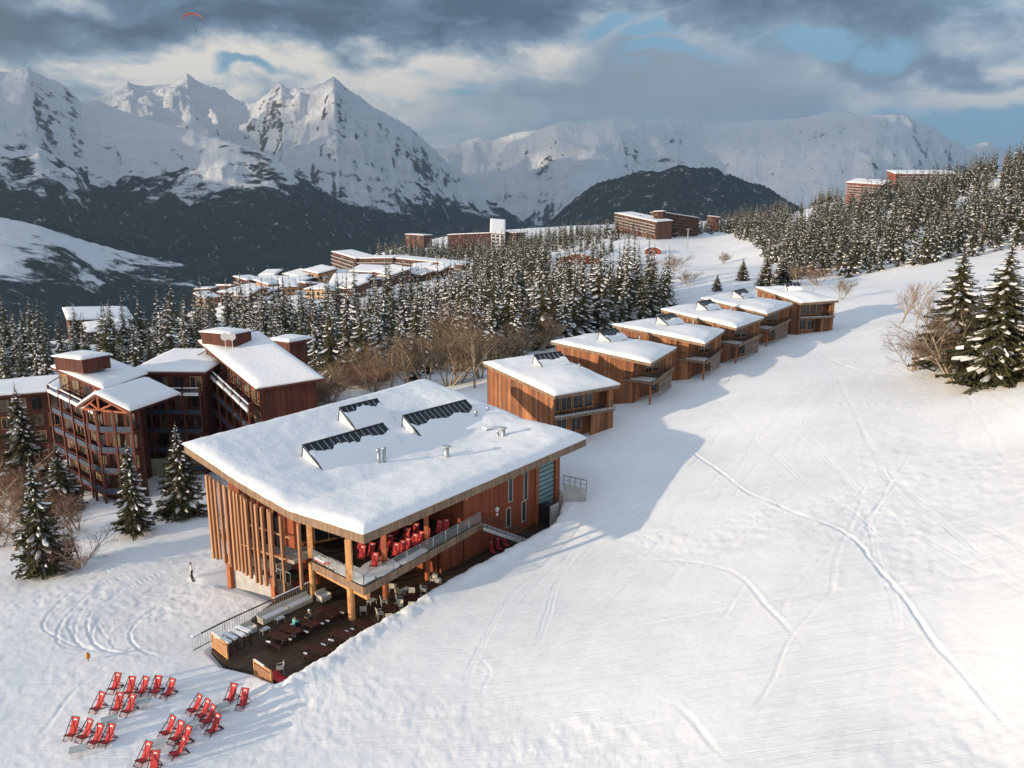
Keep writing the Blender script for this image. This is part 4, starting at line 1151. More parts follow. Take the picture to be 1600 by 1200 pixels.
    for a0, a1, b0, b1, h in ((.05, .62, .01, .12, .07), (.02, .42, .12, .30, .05), (.62, .93, .02, .10, .04), (.02, .14, .30, .52, .03)):
        k0 = MB(); n = 14
        ring = []
        for i in range(n):
            an = 6.283 * i / n; rr = 1 + .14 * math.sin(3 * an + a0 * 9) + .1 * math.sin(5 * an + b0 * 30)
            ring.append(c((a0 + a1) / 2 + (a1 - a0) / 2 * rr * math.cos(an) * .98, (b0 + b1) / 2 + (b1 - b0) / 2 * rr * math.sin(an)))
        ring = [c(min(.985, max(.01, (a0 + a1) / 2 + (a1 - a0) / 1.8 * max(-.9, min(.9, 1.2 * math.cos(6.283 * i / n))))), min(1, max(.008, (b0 + b1) / 2 + (b1 - b0) / 1.8 * max(-.9, min(.9, 1.2 * math.sin(6.283 * i / n) + .1 * math.sin(i * 2.1)))))) for i in range(n)]
        sn.prism(ring, 3.504 + h * .04, 3.504 + h)
    sn.build('balcony_snow', M_RSNOW, bal)
    # glass balustrade
    gp = MB(); fr = MB()
    for p, q, n in ((bl_, bc, 6), (bc, br, 9)):
        ins = (Q(3, 3) - p).xy.normalized() * .12 if False else Vector((0, 0))
        for k in range(n + 1):
            s = p.lerp(q, k / n); s = s + (Q(4, 4) - s).normalized() * .12; fr.box((s.x, s.y, 4.08), (.05, .05, 1.1))
            if k < n:
                e = p.lerp(q, (k + 1) / n); e = e + (Q(4, 4) - e).normalized() * .12; gp.bar((s.x, s.y, 4.05), (e.x, e.y, 4.05), .02, .88); fr.bar((s.x, s.y, 4.62), (e.x, e.y, 4.62), .06, .05)
    rail = fr.build('railing', M_STEEL, bal); gp.build('rail_glass', M_CLEAR, rail)
    # round and square timber columns
    for px, py, top, m, w in ((550, 967, under, M_POST, .62), (490, 928, under, M_POST, .58), (603, 935, under, M_DPOST, .52), (668, 899, under, M_DPOST, .50)):
        p = on_front(px, py) if px > 500 else atz(490, 928, 0)
        if px == 550: p = P0
        pb = MB(); pb.prism([(p.x + w / 2 * math.cos(a), p.y + w / 2 * math.sin(a)) for a in [6.283 * k / 12 for k in range(12)]], -.45, 2.99); pb.prism([(p.x + w / 2 * x, p.y + w / 2 * y) for x, y in ((-.8, -.8), (.8, -.8), (.8, .8), (-.8, .8))], 3.51, top(p.x, p.y)); pb.build('column', m, t)
    # slanting struts under the eaves
    sb = MB()
    for u in (.16, .38, .60, .82):
        p = B_.lerp(C_, u); q = Q(st(p)[0] - .3, .3); sb.bar((p.x, p.y, rz(p.x, p.y) - .75), (q.x, q.y, rz(q.x, q.y) - 1.5), .16, .22)
    sb.build('eave_strut', M_POST, t)
    # the screen of vertical slats on the downhill side
    def s_at(px, py): return on_end(px, py, -0.15)
    xs = [(337, 871, 1), (341, 873, 0), (344, 874, 1), (348, 875, 0), (352, 878, 1), (356, 879, 1), (361, 882, 0), (366, 885, 1), (371, 888, 1), (376, 893, 0), (381, 897, 1), (386, 899, 1), (391, 901, 0), (396, 905, 1), (403, 909, 1), (410, 912, 1), (418, 917, 1), (424, 900, 0), (430, 914, 1), (445, 930, 1), (472, 919, 1)]
    sb = MB(); rr = random.Random(3); k = 0
    for i, (px, py, m) in enumerate(xs):
        p = s_at(px, py); off = rr.uniform(-.25, .1); q = Vector((p.x, p.y, 0)) + PA * off
        z0 = p.z + rr.uniform(-.15, .15); z1 = under(q.x, q.y)
        s = MB(); w = .26 if m else .18
        s.bar((q.x, q.y, z0), (q.x + rr.uniform(-.05, .05), q.y, z1), w, .22, up=(PB.x, PB.y, 0)); s.build('slat', M_SLAT, t)
    rl = MB()
    for z in (3.15, 5.4):
        a, b = Q(.15, tend), Q(.15, 7.2); rl.bar((a.x, a.y, z), (b.x, b.y, z), .1, .14)
    a, b = Q(.05, tend), Q(.05, 7.5); rl.bar((a.x, a.y, 3.42), (b.x, b.y, 3.42), .5, .10)
    rl.build('slat_rail', M_SLAT, t)
    # short posts and pale plinth on the downhill side
    z_of = lambda p: p
    pa, pb_ = on_end(362, 913, .25), on_end(431, 942, .25)
    for p in (pa, pb_):
        b = MB(); b.box((p.x, p.y, p.z + .9), (.5, .5, 4.2), rz=math.atan2(PB.y, PB.x)); b.build('column', M_DPOST, t)
    d = (pb_ - pa).normalized(); inn = Vector((-d.y, d.x, 0)); inn = inn if inn.dot(PA) > 0 else -inn
    c0, c1 = pa + inn * .3 + d * .1, pb_ + inn * .3 + d * .3
    pl = MB(); wall_strip(pl, [c0, c1], -2.2, 2.2, .3); wall_strip(pl, [c1 + inn * .16, c1 + inn * 9], -1.4, 2.2, .3); plinth = pl.build('plinth_wall', M_CONC, t)
    # white mountain emblem painted on the plinth
    em = MB(); e = c0.lerp(c1, .50) - inn * .16; u = (c1 - c0).normalized()
    def ep(x, z): v = e + u * x - inn * .02; return (v.x, v.y, z)
    for tri in (((-1.0, .15), (-.55, 1.3), (.10, .15)), ((-.15, .15), (.05, .85), (.40, .15)), ((-.62, 1.34), (-.22, 1.95), (.75, .95), (.95, .15), (.44, .15), (.06, 1.0), (-.28, .6))):
        em.face([ep(x, z - .2) for x, z in tri])
    em.build('emblem', M_WHITEP, plinth)
    # landing with a rail in front of the glazed corner
    ln = MB(); ln.prism([tuple(Q(s, q).xy) for s, q in ((-.1, 7.2), (.0, 13.0), (2.0, 13.0), (2.9, 8.2))], 1.0, 1.2); land = ln.build('landing', M_DECK, t)
    lr = MB()
    for k in range(10):
        p = Q(-.1, 7.2).lerp(Q(0, 13), k / 9); lr.box((p.x, p.y, 1.7), (.04, .04, 1.0))
    a, b = Q(-.1, 7.2), Q(0, 13); lr.bar((a.x, a.y, 2.2), (b.x, b.y, 2.2), .06, .06); lr.build('railing', M_STEEL, land)
    # piste side: tall windows, sea green louvred panel, wall lamp
    ang = math.atan2(-PB.y, -PB.x)
    ang = math.atan2(-PA.x, PA.y) + math.pi; nrm = Vector((PA.y, -PA.x, 0)); ang = math.atan2(nrm.y, nrm.x)
    for px, py, w, h in ((795, 762, .75, 3.0), (819, 757, .75, 3.3), (792, 808, .75, 2.1), (816, 798, .75, 2.3)):
        p = on_front(px, py); p = p + nrm * .16; window(t, p, ang, w, h, mull=1, frame_mat=M_BEIGE)
    p = on_front(852, 757); q0 = on_front(840, 740); q1 = on_front(862, 745)
    w = (q1 - q0).xy.length; c = (q0 + q1) / 2 + nrm * .17; zt, zb = under(c.x, c.y) - .35, .0
    tp = MB(); tp.box((c.x, c.y, (zt + zb) / 2), (.10, w, zt - zb), rz=ang); tpo = tp.build('louvre_panel', M_TEAL, t)
    ls = MB()
    for k in range(13):
        z = zb + .4 + (zt - zb - .6) * k / 12; ls.box((c.x + nrm.x * .06, c.y + nrm.y * .06, z), (.07, w, .07), rz=ang)
    ls.build('louvre', M_DARKM, tpo)
    for px in (836, 866):
        q = on_front(px, 750); pb = MB(); pb.box((q.x + nrm.x * .2, q.y + nrm.y * .2, (under(q.x, q.y) - .3) / 2), (.28, .4, under(q.x, q.y) + .3), rz=ang); pb.build('pilaster', M_DPOST, t)
    lm = MB(); q = on_front(774, 795) + nrm * .22; lm.tube([q - nrm * .06, q + nrm * .06], [.26, .26], 12); q2 = q - Vector((0, 0, .55)); lm.tube([q2 - nrm * .06, q2 + nrm * .04], [.16, .16], 10); lm.build('wall_sign', M_WHITEP, t)
    # service hood beside the panel
    h = MB(); q = on_front(843, 795) + nrm * 1.1; h.box((q.x, q.y, 1.0), (1.6, 1.2, 2.4), rz=ang); h.build('service_box', M_DARKM, t)
    h = MB(); q = q + nrm * .85; h.box((q.x, q.y, .9), (.14, 1.5, 2.9), rz=ang); h.build('service_panel', M_CONC, t)
    # stair from the balcony to the terrace
    a, b = atz(752, 822, 3.35), atz(826, 848, .9); d = (b - a); L = d.length; du = d.normalized(); side = Vector((-du.y, du.x, 0)).normalized() * .65
    sr = MB()
    for sg in (-1, 1): sr.bar(a + side * sg, b + side * sg, .08, .32)
    for k in range(13):
        p = a.lerp(b, (k + .5) / 13); sr.box((p.x, p.y, p.z), (.30, 1.3, .05), rz=math.atan2(du.y, du.x))
    stair = sr.build('stair', M_STEEL, t)
    hr = MB()
    for sg in (-1, 1):
        for k in range(12):
            p = a.lerp(b, k / 11) + side * sg; hr.box((p.x, p.y, p.z + .55), (.035, .035, 1.0))
        hr.bar(a + side * sg + Vector((0, 0, 1.05)), b + side * sg + Vector((0, 0, 1.05)), .05, .05)
    hr.build('handrail', M_DARKM, stair)
    # skylights on the roof, laid along the same line
    def R_(px, py, up=.45):
        z = zr + .8
        for _ in range(6): p = atz(px, py, z); z = rz(p.x, p.y) + up
        return p
    for (a, b, c, sn, sd) in (((474, 712), (599, 676), .5, .62, 1), ((630, 664), (728, 638), .5, .48, 2), ((531, 652), (590, 637), .5, .78, 3)):
        skylight(t, R_(*a), R_(*b), 1.0, 2.9, -1, sn, seed=sd, zf=rz)
    # vents and flues
    for px, py, h, r, cap in ((592, 723, 1.25, .17, .26), (601, 722, 1.35, .17, .26), (698, 716, 1.15, .26, .52), (786, 686, 1.15, .26, .50), (778, 686, .8, .14, .14), (744, 657, .95, .16, .26), (762, 650, .9, .12, .2)):
        p = R_(px, py, .35); c = MB(); c.tube([(p.x, p.y, p.z - .6), (p.x, p.y, p.z + h)], [r, r], 12); v = c.build('vent', M_STEEL, t, smooth=True)
        k = MB(); k.tube([(p.x, p.y, p.z + h + .1), (p.x, p.y, p.z + h + .18)], [cap, cap * .9], 14); k.tube([(p.x, p.y, p.z + h), (p.x, p.y, p.z + h + .1)], [.04, .04], 5); k.build('vent_cap', M_GREYP if cap > .3 else M_STEEL, v)
    p = R_(763, 676, .3); c = MB(); c.box((p.x, p.y, p.z + .15), (.95, .8, .7), rz=.6); hb = c.build('roof_hatch', M_DARKM, t)
    c = MB(); c.box((p.x, p.y, p.z + .60), (1.0, .85, .2), rz=.6); c.build('hatch_snow', M_RSNOW, hb)
    return t, rz
CLUB, club_rz = make_clubhouse()

def make_terrace():
    b = MB(); poly = [tuple(p) for p in TERRACE]; b.prism(poly, -.45, 0.0); 
    o = b.build('terrace_deck', M_DECKT, None); o['kind'] = 'structure'
    # rail along the open end, from the clubhouse to the far corner
    t = thing('terrace_fence', 'long steel fence with thin bars along the left edge of the dark terrace', 'fence')
    a, c, e = atz(306, 1013, .0), atz(352, 985, 0.0), atz(493, 922, .2)
    f = MB(); pts = [Vector((*atz(302, 1016, 0).xy, 0)), Vector((*atz(352, 990, 0).xy, 0)), Vector((*atz(484, 928, 0).xy, 0))]
    top = MB()
    for p, q in zip(pts[:-1], pts[1:]):
        n = max(3, int((q - p).length / .22))
        for k in range(n + 1):
            s = p.lerp(q, k / n); f.box((s.x, s.y, .45), (.03, .03, 1.15))
        top.bar((p.x, p.y, 1.06), (q.x, q.y, 1.06), .10, .07); top.bar((p.x, p.y, .0), (q.x, q.y, .0), .05, .05)
    f.build('bars', M_STEEL, t); top.build('handrail', M_DARKM, t)
    for p, q, w in ((pts[0], pts[0].lerp(pts[1], .25), .2), (pts[1].lerp(pts[2], .55), pts[2], .11)):
        s = MB(); s.bar((p.x, p.y, 1.14), (q.x, q.y, 1.14), w, w * .6); s.build('rail_snow', M_RSNOW, t)
make_terrace()

# ---------------------------------------------------------------- furniture
def heading(vx, vy): return math.atan2(vy, vx)
ANG_A = heading(PA.x, PA.y); ANG_B = heading(PB.x, PB.y)
def first_or_copy(store, key, maker, loc, rz, label, group=None, rot=None, scale=1.0):
    if key not in store:
        o = maker(); store[key] = o; o.location = loc; o.rotation_euler = rot if rot is not None else (0, 0, rz); o['label'] = label
        if group: o['group'] = group
        o.scale = (scale,) * 3
        return o
    return dup(store[key], loc, rz, label, group, scale, rot)
PROTO = {}
def mk_deckchair(snow=False):
    """folding deck chair, front towards +x"""
    t = thing('deck_chair', 'red deck chair', 'deck chair')
    w = .30; f = MB()
    for y in (-w, w):
        f.bar((.62, y, .02), (-.52, y, 1.16), .035, .05); f.bar((.50, y * .9, .36), (-.55, y * .9, .0), .035, .05); f.bar((-.12, y * .95, .76), (-.62, y * .95, .02), .03, .04)
    for x, z in ((.62, .03), (.50, .37), (-.52, 1.15), (-.55, .02), (-.62, .03)): f.bar((x, -w, z), (x, w, z), .035, .04)
    f.build('frame', M_FRAME, t)
    s = MB(); prof = [(.50, .385), (.36, .27), (.18, .205), (.0, .25), (-.15, .42), (-.28, .66), (-.40, .90), (-.51, 1.17)]
    for (x0, z0), (x1, z1) in zip(prof[:-1], prof[1:]):
        s.face([(x0, -w * .93, z0), (x0, w * .93, z0), (x1, w * .93, z1), (x1, -w * .93, z1)])
        s.face([(x0 - .012, -w * .93, z0 - .014), (x1 - .012, -w * .93, z1 - .014), (x1 - .012, w * .93, z1 - .014), (x0 - .012, w * .93, z0 - .014)])
    sl = s.build('canvas', M_FABRIC, t, smooth=True)
    e = MB(); c = Vector((-.415, 0, .955)); u = Vector((-.36, 0, .80)).normalized(); n = Vector((.80, 0, .36)).normalized() * .014
    P = lambda a, b: c + Vector((0, 1, 0)) * a + u * b + n
    e.face([P(-.15, -.03), P(-.10, .07), P(-.03, .12), P(.05, .12), P(.11, .07), P(.15, -.03), P(.06, .02), P(0, .045), P(-.06, .02)])
    e.build('emblem', M_WHITEP, sl)
    return t
def mk_low_table():
    t = thing('low_table', 'grey low table', 'table'); b = MB(); b.box((0, 0, .46), (.95, .65, .05)); top = b.build('table_top', M_GREYP, t)
    for x in (-.4, .4):
        for y in (-.26, .26): l = MB(); l.tube([(x * 1.06, y * 1.06, 0), (x, y, .44)], [.022, .03], 6); l.build('leg', M_WHITEP, t)
    return t
def mk_chair():
    t = thing('terrace_chair', 'pale armchair', 'chair'); w = .26
    b = MB(); b.box((0, 0, .44), (.48, .50, .06)); b.build('seat', M_BEIGE, t)
    b = MB(); b.bar((-.22, 0, .46), (-.31, 0, .90), .50, .05); b.build('backrest', M_BEIGE, t)
    for y in (-w, w):
        a = MB(); a.bar((-.27, y, .68), (.2, y, .66), .05, .04); a.bar((.2, y, .66), (.21, y, .44), .04, .04); a.build('armrest', M_BEIGE, t)
        for x in (-.21, .21): l = MB(); l.tube([(x * 1.15, y, 0), (x, y * .95, .43)], [.018, .022], 6); l.build('leg', M_BEIGE, t)
    return t
def mk_round_table():
    t = thing('round_table', 'dark round table', 'table'); b = MB(); b.tube([(0, 0, .72), (0, 0, .76)], [.62, .62], 24); b.build('table_top', M_DTABLE, t)
    b = MB(); b.tube([(0, 0, .04), (0, 0, .72)], [.05, .05], 8); b.build('pedestal', M_DARKM, t)
    b = MB(); b.tube([(0, 0, 0), (0, 0, .05)], [.30, .24], 14); b.build('base', M_DARKM, t); return t
def mk_picnic(seed=0):
    """long axis along x"""
    def f():
        r = random.Random(seed); t = thing('picnic_table', 'dark picnic table', 'picnic table'); b = MB()
        for k in range(5): b.box((0, -.36 + .18 * k, .75), (2.0, .165, .045))
        b.build('table_top', M_DTABLE, t)
        for sg in (-1, 1):
            b = MB(); b.box((0, sg * .80, .45), (2.0, .30, .045)); bench = b.build('bench', M_DTABLE, t)
            s = MB(); x0 = r.choice((-.95, .35, .1)); x1 = x0 + r.uniform(.35, .6); n = 9
            ring = [((x0 + x1) / 2 + (x1 - x0) / 2 * math.cos(6.283 * i / n) * (1 + .1 * math.sin(i * 3.)), sg * .80 + .085 * math.sin(6.283 * i / n) * (1 + .5 * math.sin(i * 2.3))) for i in range(n)]
            s.prism(ring, .473, .473 + r.uniform(.03, .07)); s.build('bench_snow', M_RSNOW, bench)
        b = MB()
        for x in (-.75, .75):
            b.bar((x, -.85, .02), (x, -.22, .73), .07, .05); b.bar((x, .85, .02), (x, .22, .73), .07, .05); b.box((x, 0, .42), (.06, 1.7, .07))
        b.build('trestle', M_DTABLE, t); return t
    return f
def mk_sofa(L):
    def f():
        t = thing('wicker_sofa' if L > 1.2 else 'wicker_armchair', 'pale wicker sofa', 'sofa' if L > 1.2 else 'armchair'); b = MB()
        b.box((0, 0, .26), (L, .78, .34)); b.build('base', M_BEIGE, t)
        b = MB(); b.bar((0, -.34, .42), (0, -.46, .86), L, .12); b.build('backrest', M_BEIGE, t)
        for sg in (-1, 1): b = MB(); b.box((sg * (L / 2 - .06), .02, .52), (.13, .78, .24)); b.build('armrest', M_BEIGE, t)
        b = MB(); b.box((0, .05, .47), (L - .30, .62, .12)); b.build('cushion', M_WHITEP, t)
        return t
    return f

# deck chairs out on the snow: photo position of the seat's middle, heading
rr = random.Random(8)
SNOWCH = [(180,1072,-98,'g1'),(203,1078,-108,'g1'),(223,1078,-104,'g1'),(244,1077,-104,'g1'),(264,1081,-106,'g1'),(154,1103,-106,'g2'),(184,1104,-106,'g2'),(202,1107,-104,'g2'),
          (114,1144,-100,'g3'),(134,1147,-116,'g3'),(151,1155,-108,'g3'),(169,1155,-108,'g3'),(361,1089,-104,'g4'),(380,1097,-106,'g4'),
          (305,1106,-122,'g5'),(318,1114,-120,'g5'),(326,1123,-122,'g5'),(334,1138,-116,'g5'),(263,1141,-124,'g6'),(277,1150,-122,'g6'),(288,1158,-118,'g6'),(279,1174,-130,'g6'),(226,1184,-108,'g7'),(241,1199,-96,'g7')]
CL = {'g1': ['leftmost red deck chair in the back row of five on the snow', 'second red deck chair from the left in the back row of five', 'middle red deck chair of the back row of five', 'fourth red deck chair from the left in the back row of five', 'rightmost red deck chair in the back row of five'],
      'g2': ['red deck chair standing apart at the left of the middle row of three', 'central red deck chair in the middle row of three', 'right hand red deck chair of the middle row of three beside a grey table'],
      'g3': ['leftmost red deck chair in the front left row of four', 'second red deck chair in the front left row of four, turned more to the left', 'third red deck chair in the front left row of four', 'rightmost red deck chair in the front left row of four'],
      'g4': ['left one of the two red deck chairs nearest the terrace', 'right one of the two red deck chairs nearest the terrace'],
      'g5': ['palest red deck chair at the upper left of the slanting row of four', 'second red deck chair down the slanting row of four', 'third red deck chair down the slanting row of four', 'lowest red deck chair of the slanting row of four'],
      'g6': ['uppermost red deck chair in the crowded cluster between two grey tables', 'second red deck chair in the crowded cluster between two grey tables', 'third red deck chair, half hidden in the crowded cluster', 'lowest red deck chair of the crowded cluster, turned furthest left'],
      'g7': ['single red deck chair at the bottom edge near the grey table', 'red deck chair cut by the bottom edge of the picture']}
cnt = {}
for px, py, a, g in SNOWCH:
    k = cnt.get(g, 0); cnt[g] = k + 1; p = hit(px, py + 6)
    first_or_copy(PROTO, 'deck', mk_deckchair, p - Vector((0, 0, .02)), R(a + rr.uniform(-9, 9)), CL[g][k], 'red deck chairs on the snow', scale=.93)
for px, py, a, lb in ((225, 1096, 10, 'grey low table behind the row of three red deck chairs'), (172, 1125, 30, 'grey low table between the left hand deck chair rows'), (123, 1172, 25, 'grey low table at the bottom left before the row of four'),
                      (347, 1104, 40, 'grey low table near the two deck chairs by the terrace'), (299, 1134, 45, 'grey low table between the slanting row and the crowded cluster'), (248, 1161, 35, 'grey low table left of the crowded cluster of deck chairs')):
    first_or_copy(PROTO, 'lowt', mk_low_table, hit(px, py + 8), R(a), lb, 'grey low tables on the snow')

# red deck chairs on the balcony
BC = [(510,470),(525,540),(595,520),(625,600),(695,560),(690,470),(790,350),(790,520),(845,500),(880,480),(870,395),(855,320),(950,360),(935,445),(980,425),(1035,400),(1130,335),(1185,325),(745,450)]
for i, (zx, zy) in enumerate(BC):
    p = atz(460 + zx / 5, 760 + zy / 5 + 7, 3.5)
    where = 'foremost ' if zy > 585 else ''
    nb = ['at the rear left', 'at the left front', 'second in the front left group', 'nearest the balcony corner', 'just left of the second column', 'behind the second column at the left', 'in the far back row beside the dark doorway', 'just right of the second column', 'second right of the second column',
          'third right of the second column', 'in the second row between two columns', 'in the back row between two columns', 'tallest, in the back row left of the third column', 'fourth right of the second column', 'fifth along the glass rail', 'just left of the third column', 'left of the pair beyond the third column', 'right of the pair beyond the third column', 'hidden behind the second column'][i]
    dup(PROTO['deck'], p, R(-100 + rr.uniform(-12, 12)), 'red deck chair on the balcony, ' + nb, 'red deck chairs on the balcony')
for i, (px, py) in enumerate(((756, 880), (766, 877), (776, 872))):
    p = on_front(px, py); n = Vector((PA.y, -PA.x, 0))
    p = Vector((p.x, p.y, 0)) + n * 1.0
    dup(PROTO['deck'], p, heading(n.x, n.y), ['left', 'middle', 'right'][i] + ' one of the three red deck chairs stood against the timber wall below the stair', 'red deck chairs against the wall', rot=(0, R(22), heading(n.x, n.y)))

# terrace furniture
T0 = 0.004
def tz(px, py): return atz(px, py, T0)
for i, (px, py, sd, lb) in enumerate(((514, 968, 1, 'dark picnic table beside the front corner column'), (482, 985, 2, 'dark reddish picnic table where the people sit'), (437, 1006, 3, 'dark picnic table at the left middle of the terrace'),
                                  (570, 988, 4, 'dark picnic table nearest the snowbank at the right of the front row'), (535, 1004, 5, 'dark picnic table in the middle of the row along the snowbank'), (498, 1026, 6, 'dark picnic table lowest in the row along the snowbank'), (455, 996, 7, 'dark picnic table just below the seated people'))):
    t = mk_picnic(sd)(); p = tz(px, py); t.location = p; t.rotation_euler = (0, 0, ANG_B + R(rr.uniform(-4, 4))); t['label'] = lb; t['group'] = 'picnic tables on the terrace'
fd = (Vector((*atz(484, 928, 0).xy, 0)) - Vector((*atz(352, 990, 0).xy, 0))); fa = heading(fd.x, fd.y)
for key, L, px, py, a, lb in (('sofa', 2.6, 428, 966, fa + R(180), 'pale wicker sofa along the left fence, lower one of the two'), ('sofa', 2.6, 465, 949, fa + R(180), 'white wicker sofa along the fence by the clubhouse, upper one of the two'),
                              ('arm', 1.05, 506, 938, fa + R(180), 'white wicker armchair under the balcony beside the second sofa'), ('arm', 1.05, 389, 990, fa + R(180), 'grey wicker armchair at the lower left end of the sofas')):
    first_or_copy(PROTO, key, mk_sofa(L), tz(px, py), a, lb)
for px, py, a, lb in ((437, 972, fa, 'small pale table in front of the lower sofa'), (414, 989, fa, 'small pale table beside the grey armchair'), (581, 944, ANG_A, 'white low table right of the corner column'), (634, 926, ANG_A, 'pale low table under the balcony behind the round tables')):
    dup(PROTO['lowt'], tz(px, py), a, lb, scale=.8)
RT = [(612, 962, 'round dark table nearest the snowbank ringed by pale chairs', 'left', [200, 265, 340, 60]), (643, 944, 'middle round dark table ringed by pale chairs', 'middle', [190, 280, 5, 95]), (680, 928, 'far round dark table ringed by pale chairs under the balcony edge', 'far', [185, 270, 355, 80])]
for px, py, lb, w, angs in RT:
    p = tz(px, py); first_or_copy(PROTO, 'round', mk_round_table, p, 0, lb, 'round tables on the terrace')
    for k, a in enumerate(angs):
        q = p + Vector((math.cos(R(a)), math.sin(R(a)), 0)) * .98
        nm = ['left', 'front', 'right', 'rear'][k]
        first_or_copy(PROTO, 'chair', mk_chair, q, R(a + 180 + rr.uniform(-15, 15)), 'pale armchair on the %s side of the %s round table' % (nm, {'left': 'nearest', 'middle': 'middle', 'far': 'far'}[w]), 'pale chairs round the terrace tables')
for px, py, a, lb in ((568, 960, 100, 'bluish white chair alone right of the corner column'), (600, 946, 20, 'pale chair beside the reddish second column'), (712, 930, 200, 'pale chair at the far right beside the bare snow edge'), (678, 912, 250, 'pale chair with snow behind the far round table'), (624, 932, 60, 'pale chair between the column and the low table'), (614, 924, 80, 'pale chair rearmost under the balcony')):
    first_or_copy(PROTO, 'chair', mk_chair, tz(px, py), R(a), lb, 'single pale chairs on the terrace')
# board gates of the terrace, snow heaped stack beside the first
def gate(p, q, lb, h=1.25, z=0.0):
    t = thing('wooden_gate', lb, 'gate', group='slatted wooden gates at the terrace edge'); f = MB(); a, b = Vector((p.x, p.y, z)), Vector((q.x, q.y, z))
    for s in (a, b): f.box((s.x, s.y, z + h / 2), (.12, .12, h + .15), rz=heading(*(b - a).xy))
    f.bar(a + Vector((0, 0, h)), b + Vector((0, 0, h)), .12, .12); f.bar(a + Vector((0, 0, .1)), b + Vector((0, 0, .1)), .08, .12); f.build('frame', M_POST, t)
    s = MB(); n = 5
    for k in range(n):
        zz = .26 + (h - .38) * k / n; s.bar(a + Vector((0, 0, zz)), b + Vector((0, 0, zz)), .05, .13)
    s.build('boards', M_SLAT, t)
    s = MB(); s.bar(a + Vector((0, 0, h + .09)), a.lerp(b, .6) + Vector((0, 0, h + .09)), .1, .06); s.build('gate_snow', M_RSNOW, t)
gate(atz(333, 1012, 0), atz(356, 1030, 0), 'slatted wooden gate beside the snow heaped rack')
gate(atz(399, 1056, 0), atz(425, 1074, 0), 'slatted wooden gate at the front corner by the snow edge')
def rack():
    t = thing('ski_rack', 'dark rack heaped with snow behind the wooden gate', 'rack'); c = tz(366, 1010); b = MB()
    ax = PB.normalized(); ay = PA.normalized()
    for i in range(4):
        o = c + ay * (-.9 + .6 * i); b.bar(o + Vector((0, 0, .95)) - ax * .9, o + Vector((0, 0, .95)) + ax * .9, .12, .06)
        for sg in (-1, 1): b.bar(o + ax * .8 * sg, o + ax * .8 * sg + Vector((0, 0, .95)), .07, .07)
    for sg in (-1, 1): b.bar(c + ax * .8 * sg - ay * .95 + Vector((0, 0, .5)), c + ax * .8 * sg + ay * .95 + Vector((0, 0, .5)), .06, .06)
    b.build('rack_frame', M_DTABLE, t)
    for i in range(4):
        s = MB(); o = c + ay * (-.9 + .6 * i); s.bar(o + Vector((0, 0, 1.05)) - ax * (.85 - .1 * (i % 2)), o + Vector((0, 0, 1.04)) + ax * .8, .34, .16); s.build('rack_snow', M_RSNOW, t)
rack()
def sled():
    t = thing('red_sled', 'red plastic sled at the front corner of the terrace', 'sled'); c = tz(441, 1066); b = MB(); d = PB; n = Vector((-d.y, d.x, 0))
    pr = [(-.8, .30), (-.6, .10), (0, .05), (.5, .07), (.85, .22), (1.0, .48)]
    for (x0, z0), (x1, z1) in zip(pr[:-1], pr[1:]):
        for y0, y1, e0, e1 in ((-.35, -.28, .2, 0), (-.28, .28, 0, 0), (.28, .35, 0, .2)):
            P = lambda x, y, z: c + d * x + n * y + Vector((0, 0, z))
            b.face([P(x0, y0, z0 + e0), P(x1, y0, z1 + e0), P(x1, y1, z1 + e1), P(x0, y1, z0 + e1)]); b.face([P(x0, y1, z0 + e1 - .02), P(x1, y1, z1 + e1 - .02), P(x1, y0, z1 + e0 - .02), P(x0, y0, z0 + e0 - .02)])
    b.build('hull', M_FABRIC, t)
    r = MB(); r.tube([c + d * 1.0 + n * .28 + Vector((0, 0, .48)), c + d * 1.25 + Vector((0, 0, .55)), c + d * 1.0 - n * .28 + Vector((0, 0, .48))], [.02] * 3, 5); r.build('pull_rope', M_DARKM, t)
sled()
dup(PROTO['chair'], tz(438, 1052), R(200), 'thin grey chair alone near the front gate')
def lounger():
    t = thing('sun_lounger', 'red sun lounger with snow lying on it at the balcony left end', 'lounger'); c = atz(501, 885, 3.5); d = (atz(569, 918, 3.5) - atz(487, 877, 3.5)).normalized(); n = Vector((-d.y, d.x, 0))
    c = c + n * .3
    P = lambda x, y, z: c + d * x + n * y + Vector((0, 0, z)); b = MB()
    b.bar(P(-1, 0, .35), P(.6, 0, .35), .65, .05); b.bar(P(.6, 0, .36), P(1.15, 0, .62), .65, .05); b.build('bed', M_FABRIC, t)
    f = MB()
    for x in (-.8, .5):
        for y in (-.28, .28): f.bar(P(x, y, 0), P(x, y, .33), .05, .05)
    f.build('legs', M_FRAME, t)
    s = MB(); s.bar(P(-.95, .02, .45), P(.4, 0, .43), .5, .14); s.build('lounger_snow', M_RSNOW, t)
lounger()
# retaining wall and rail at the uphill corner
def ramp_wall():
    t = thing('ramp_wall', 'short concrete retaining wall with a metal railing beyond the sea green panel', 'wall')
    a, b = atplane(876, 765, (6.0, 88), (12, 87.0)), atplane(917, 783, (6.0, 88), (12, 87.0)); a = Vector((6.2, 88.0, 0)); b = Vector((10.0, 85.2, 0))
    a = atz(880, 782, 2.4); b = atz(916, 783, 2.4); w = MB(); za = 3.9
    wall_strip(w, [a, b], -.5, lambda x, y: 4.3 if x < (a.x + b.x) / 2 else 3.7, .25); w.build('wall', M_CONC, t)
    r = MB(); 
    for k in range(5):
        s = a.lerp(b, k / 4); z = 4.3 - .6 * (k / 4); r.box((s.x, s.y, z + .4), (.05, .05, 1.2))
    r.bar((a.x, a.y, 5.25), (b.x, b.y, 4.75), .06, .06); r.bar((a.x, a.y, 4.75), (b.x, b.y, 4.25), .03, .03); r.build('railing', M_DARKM, t)
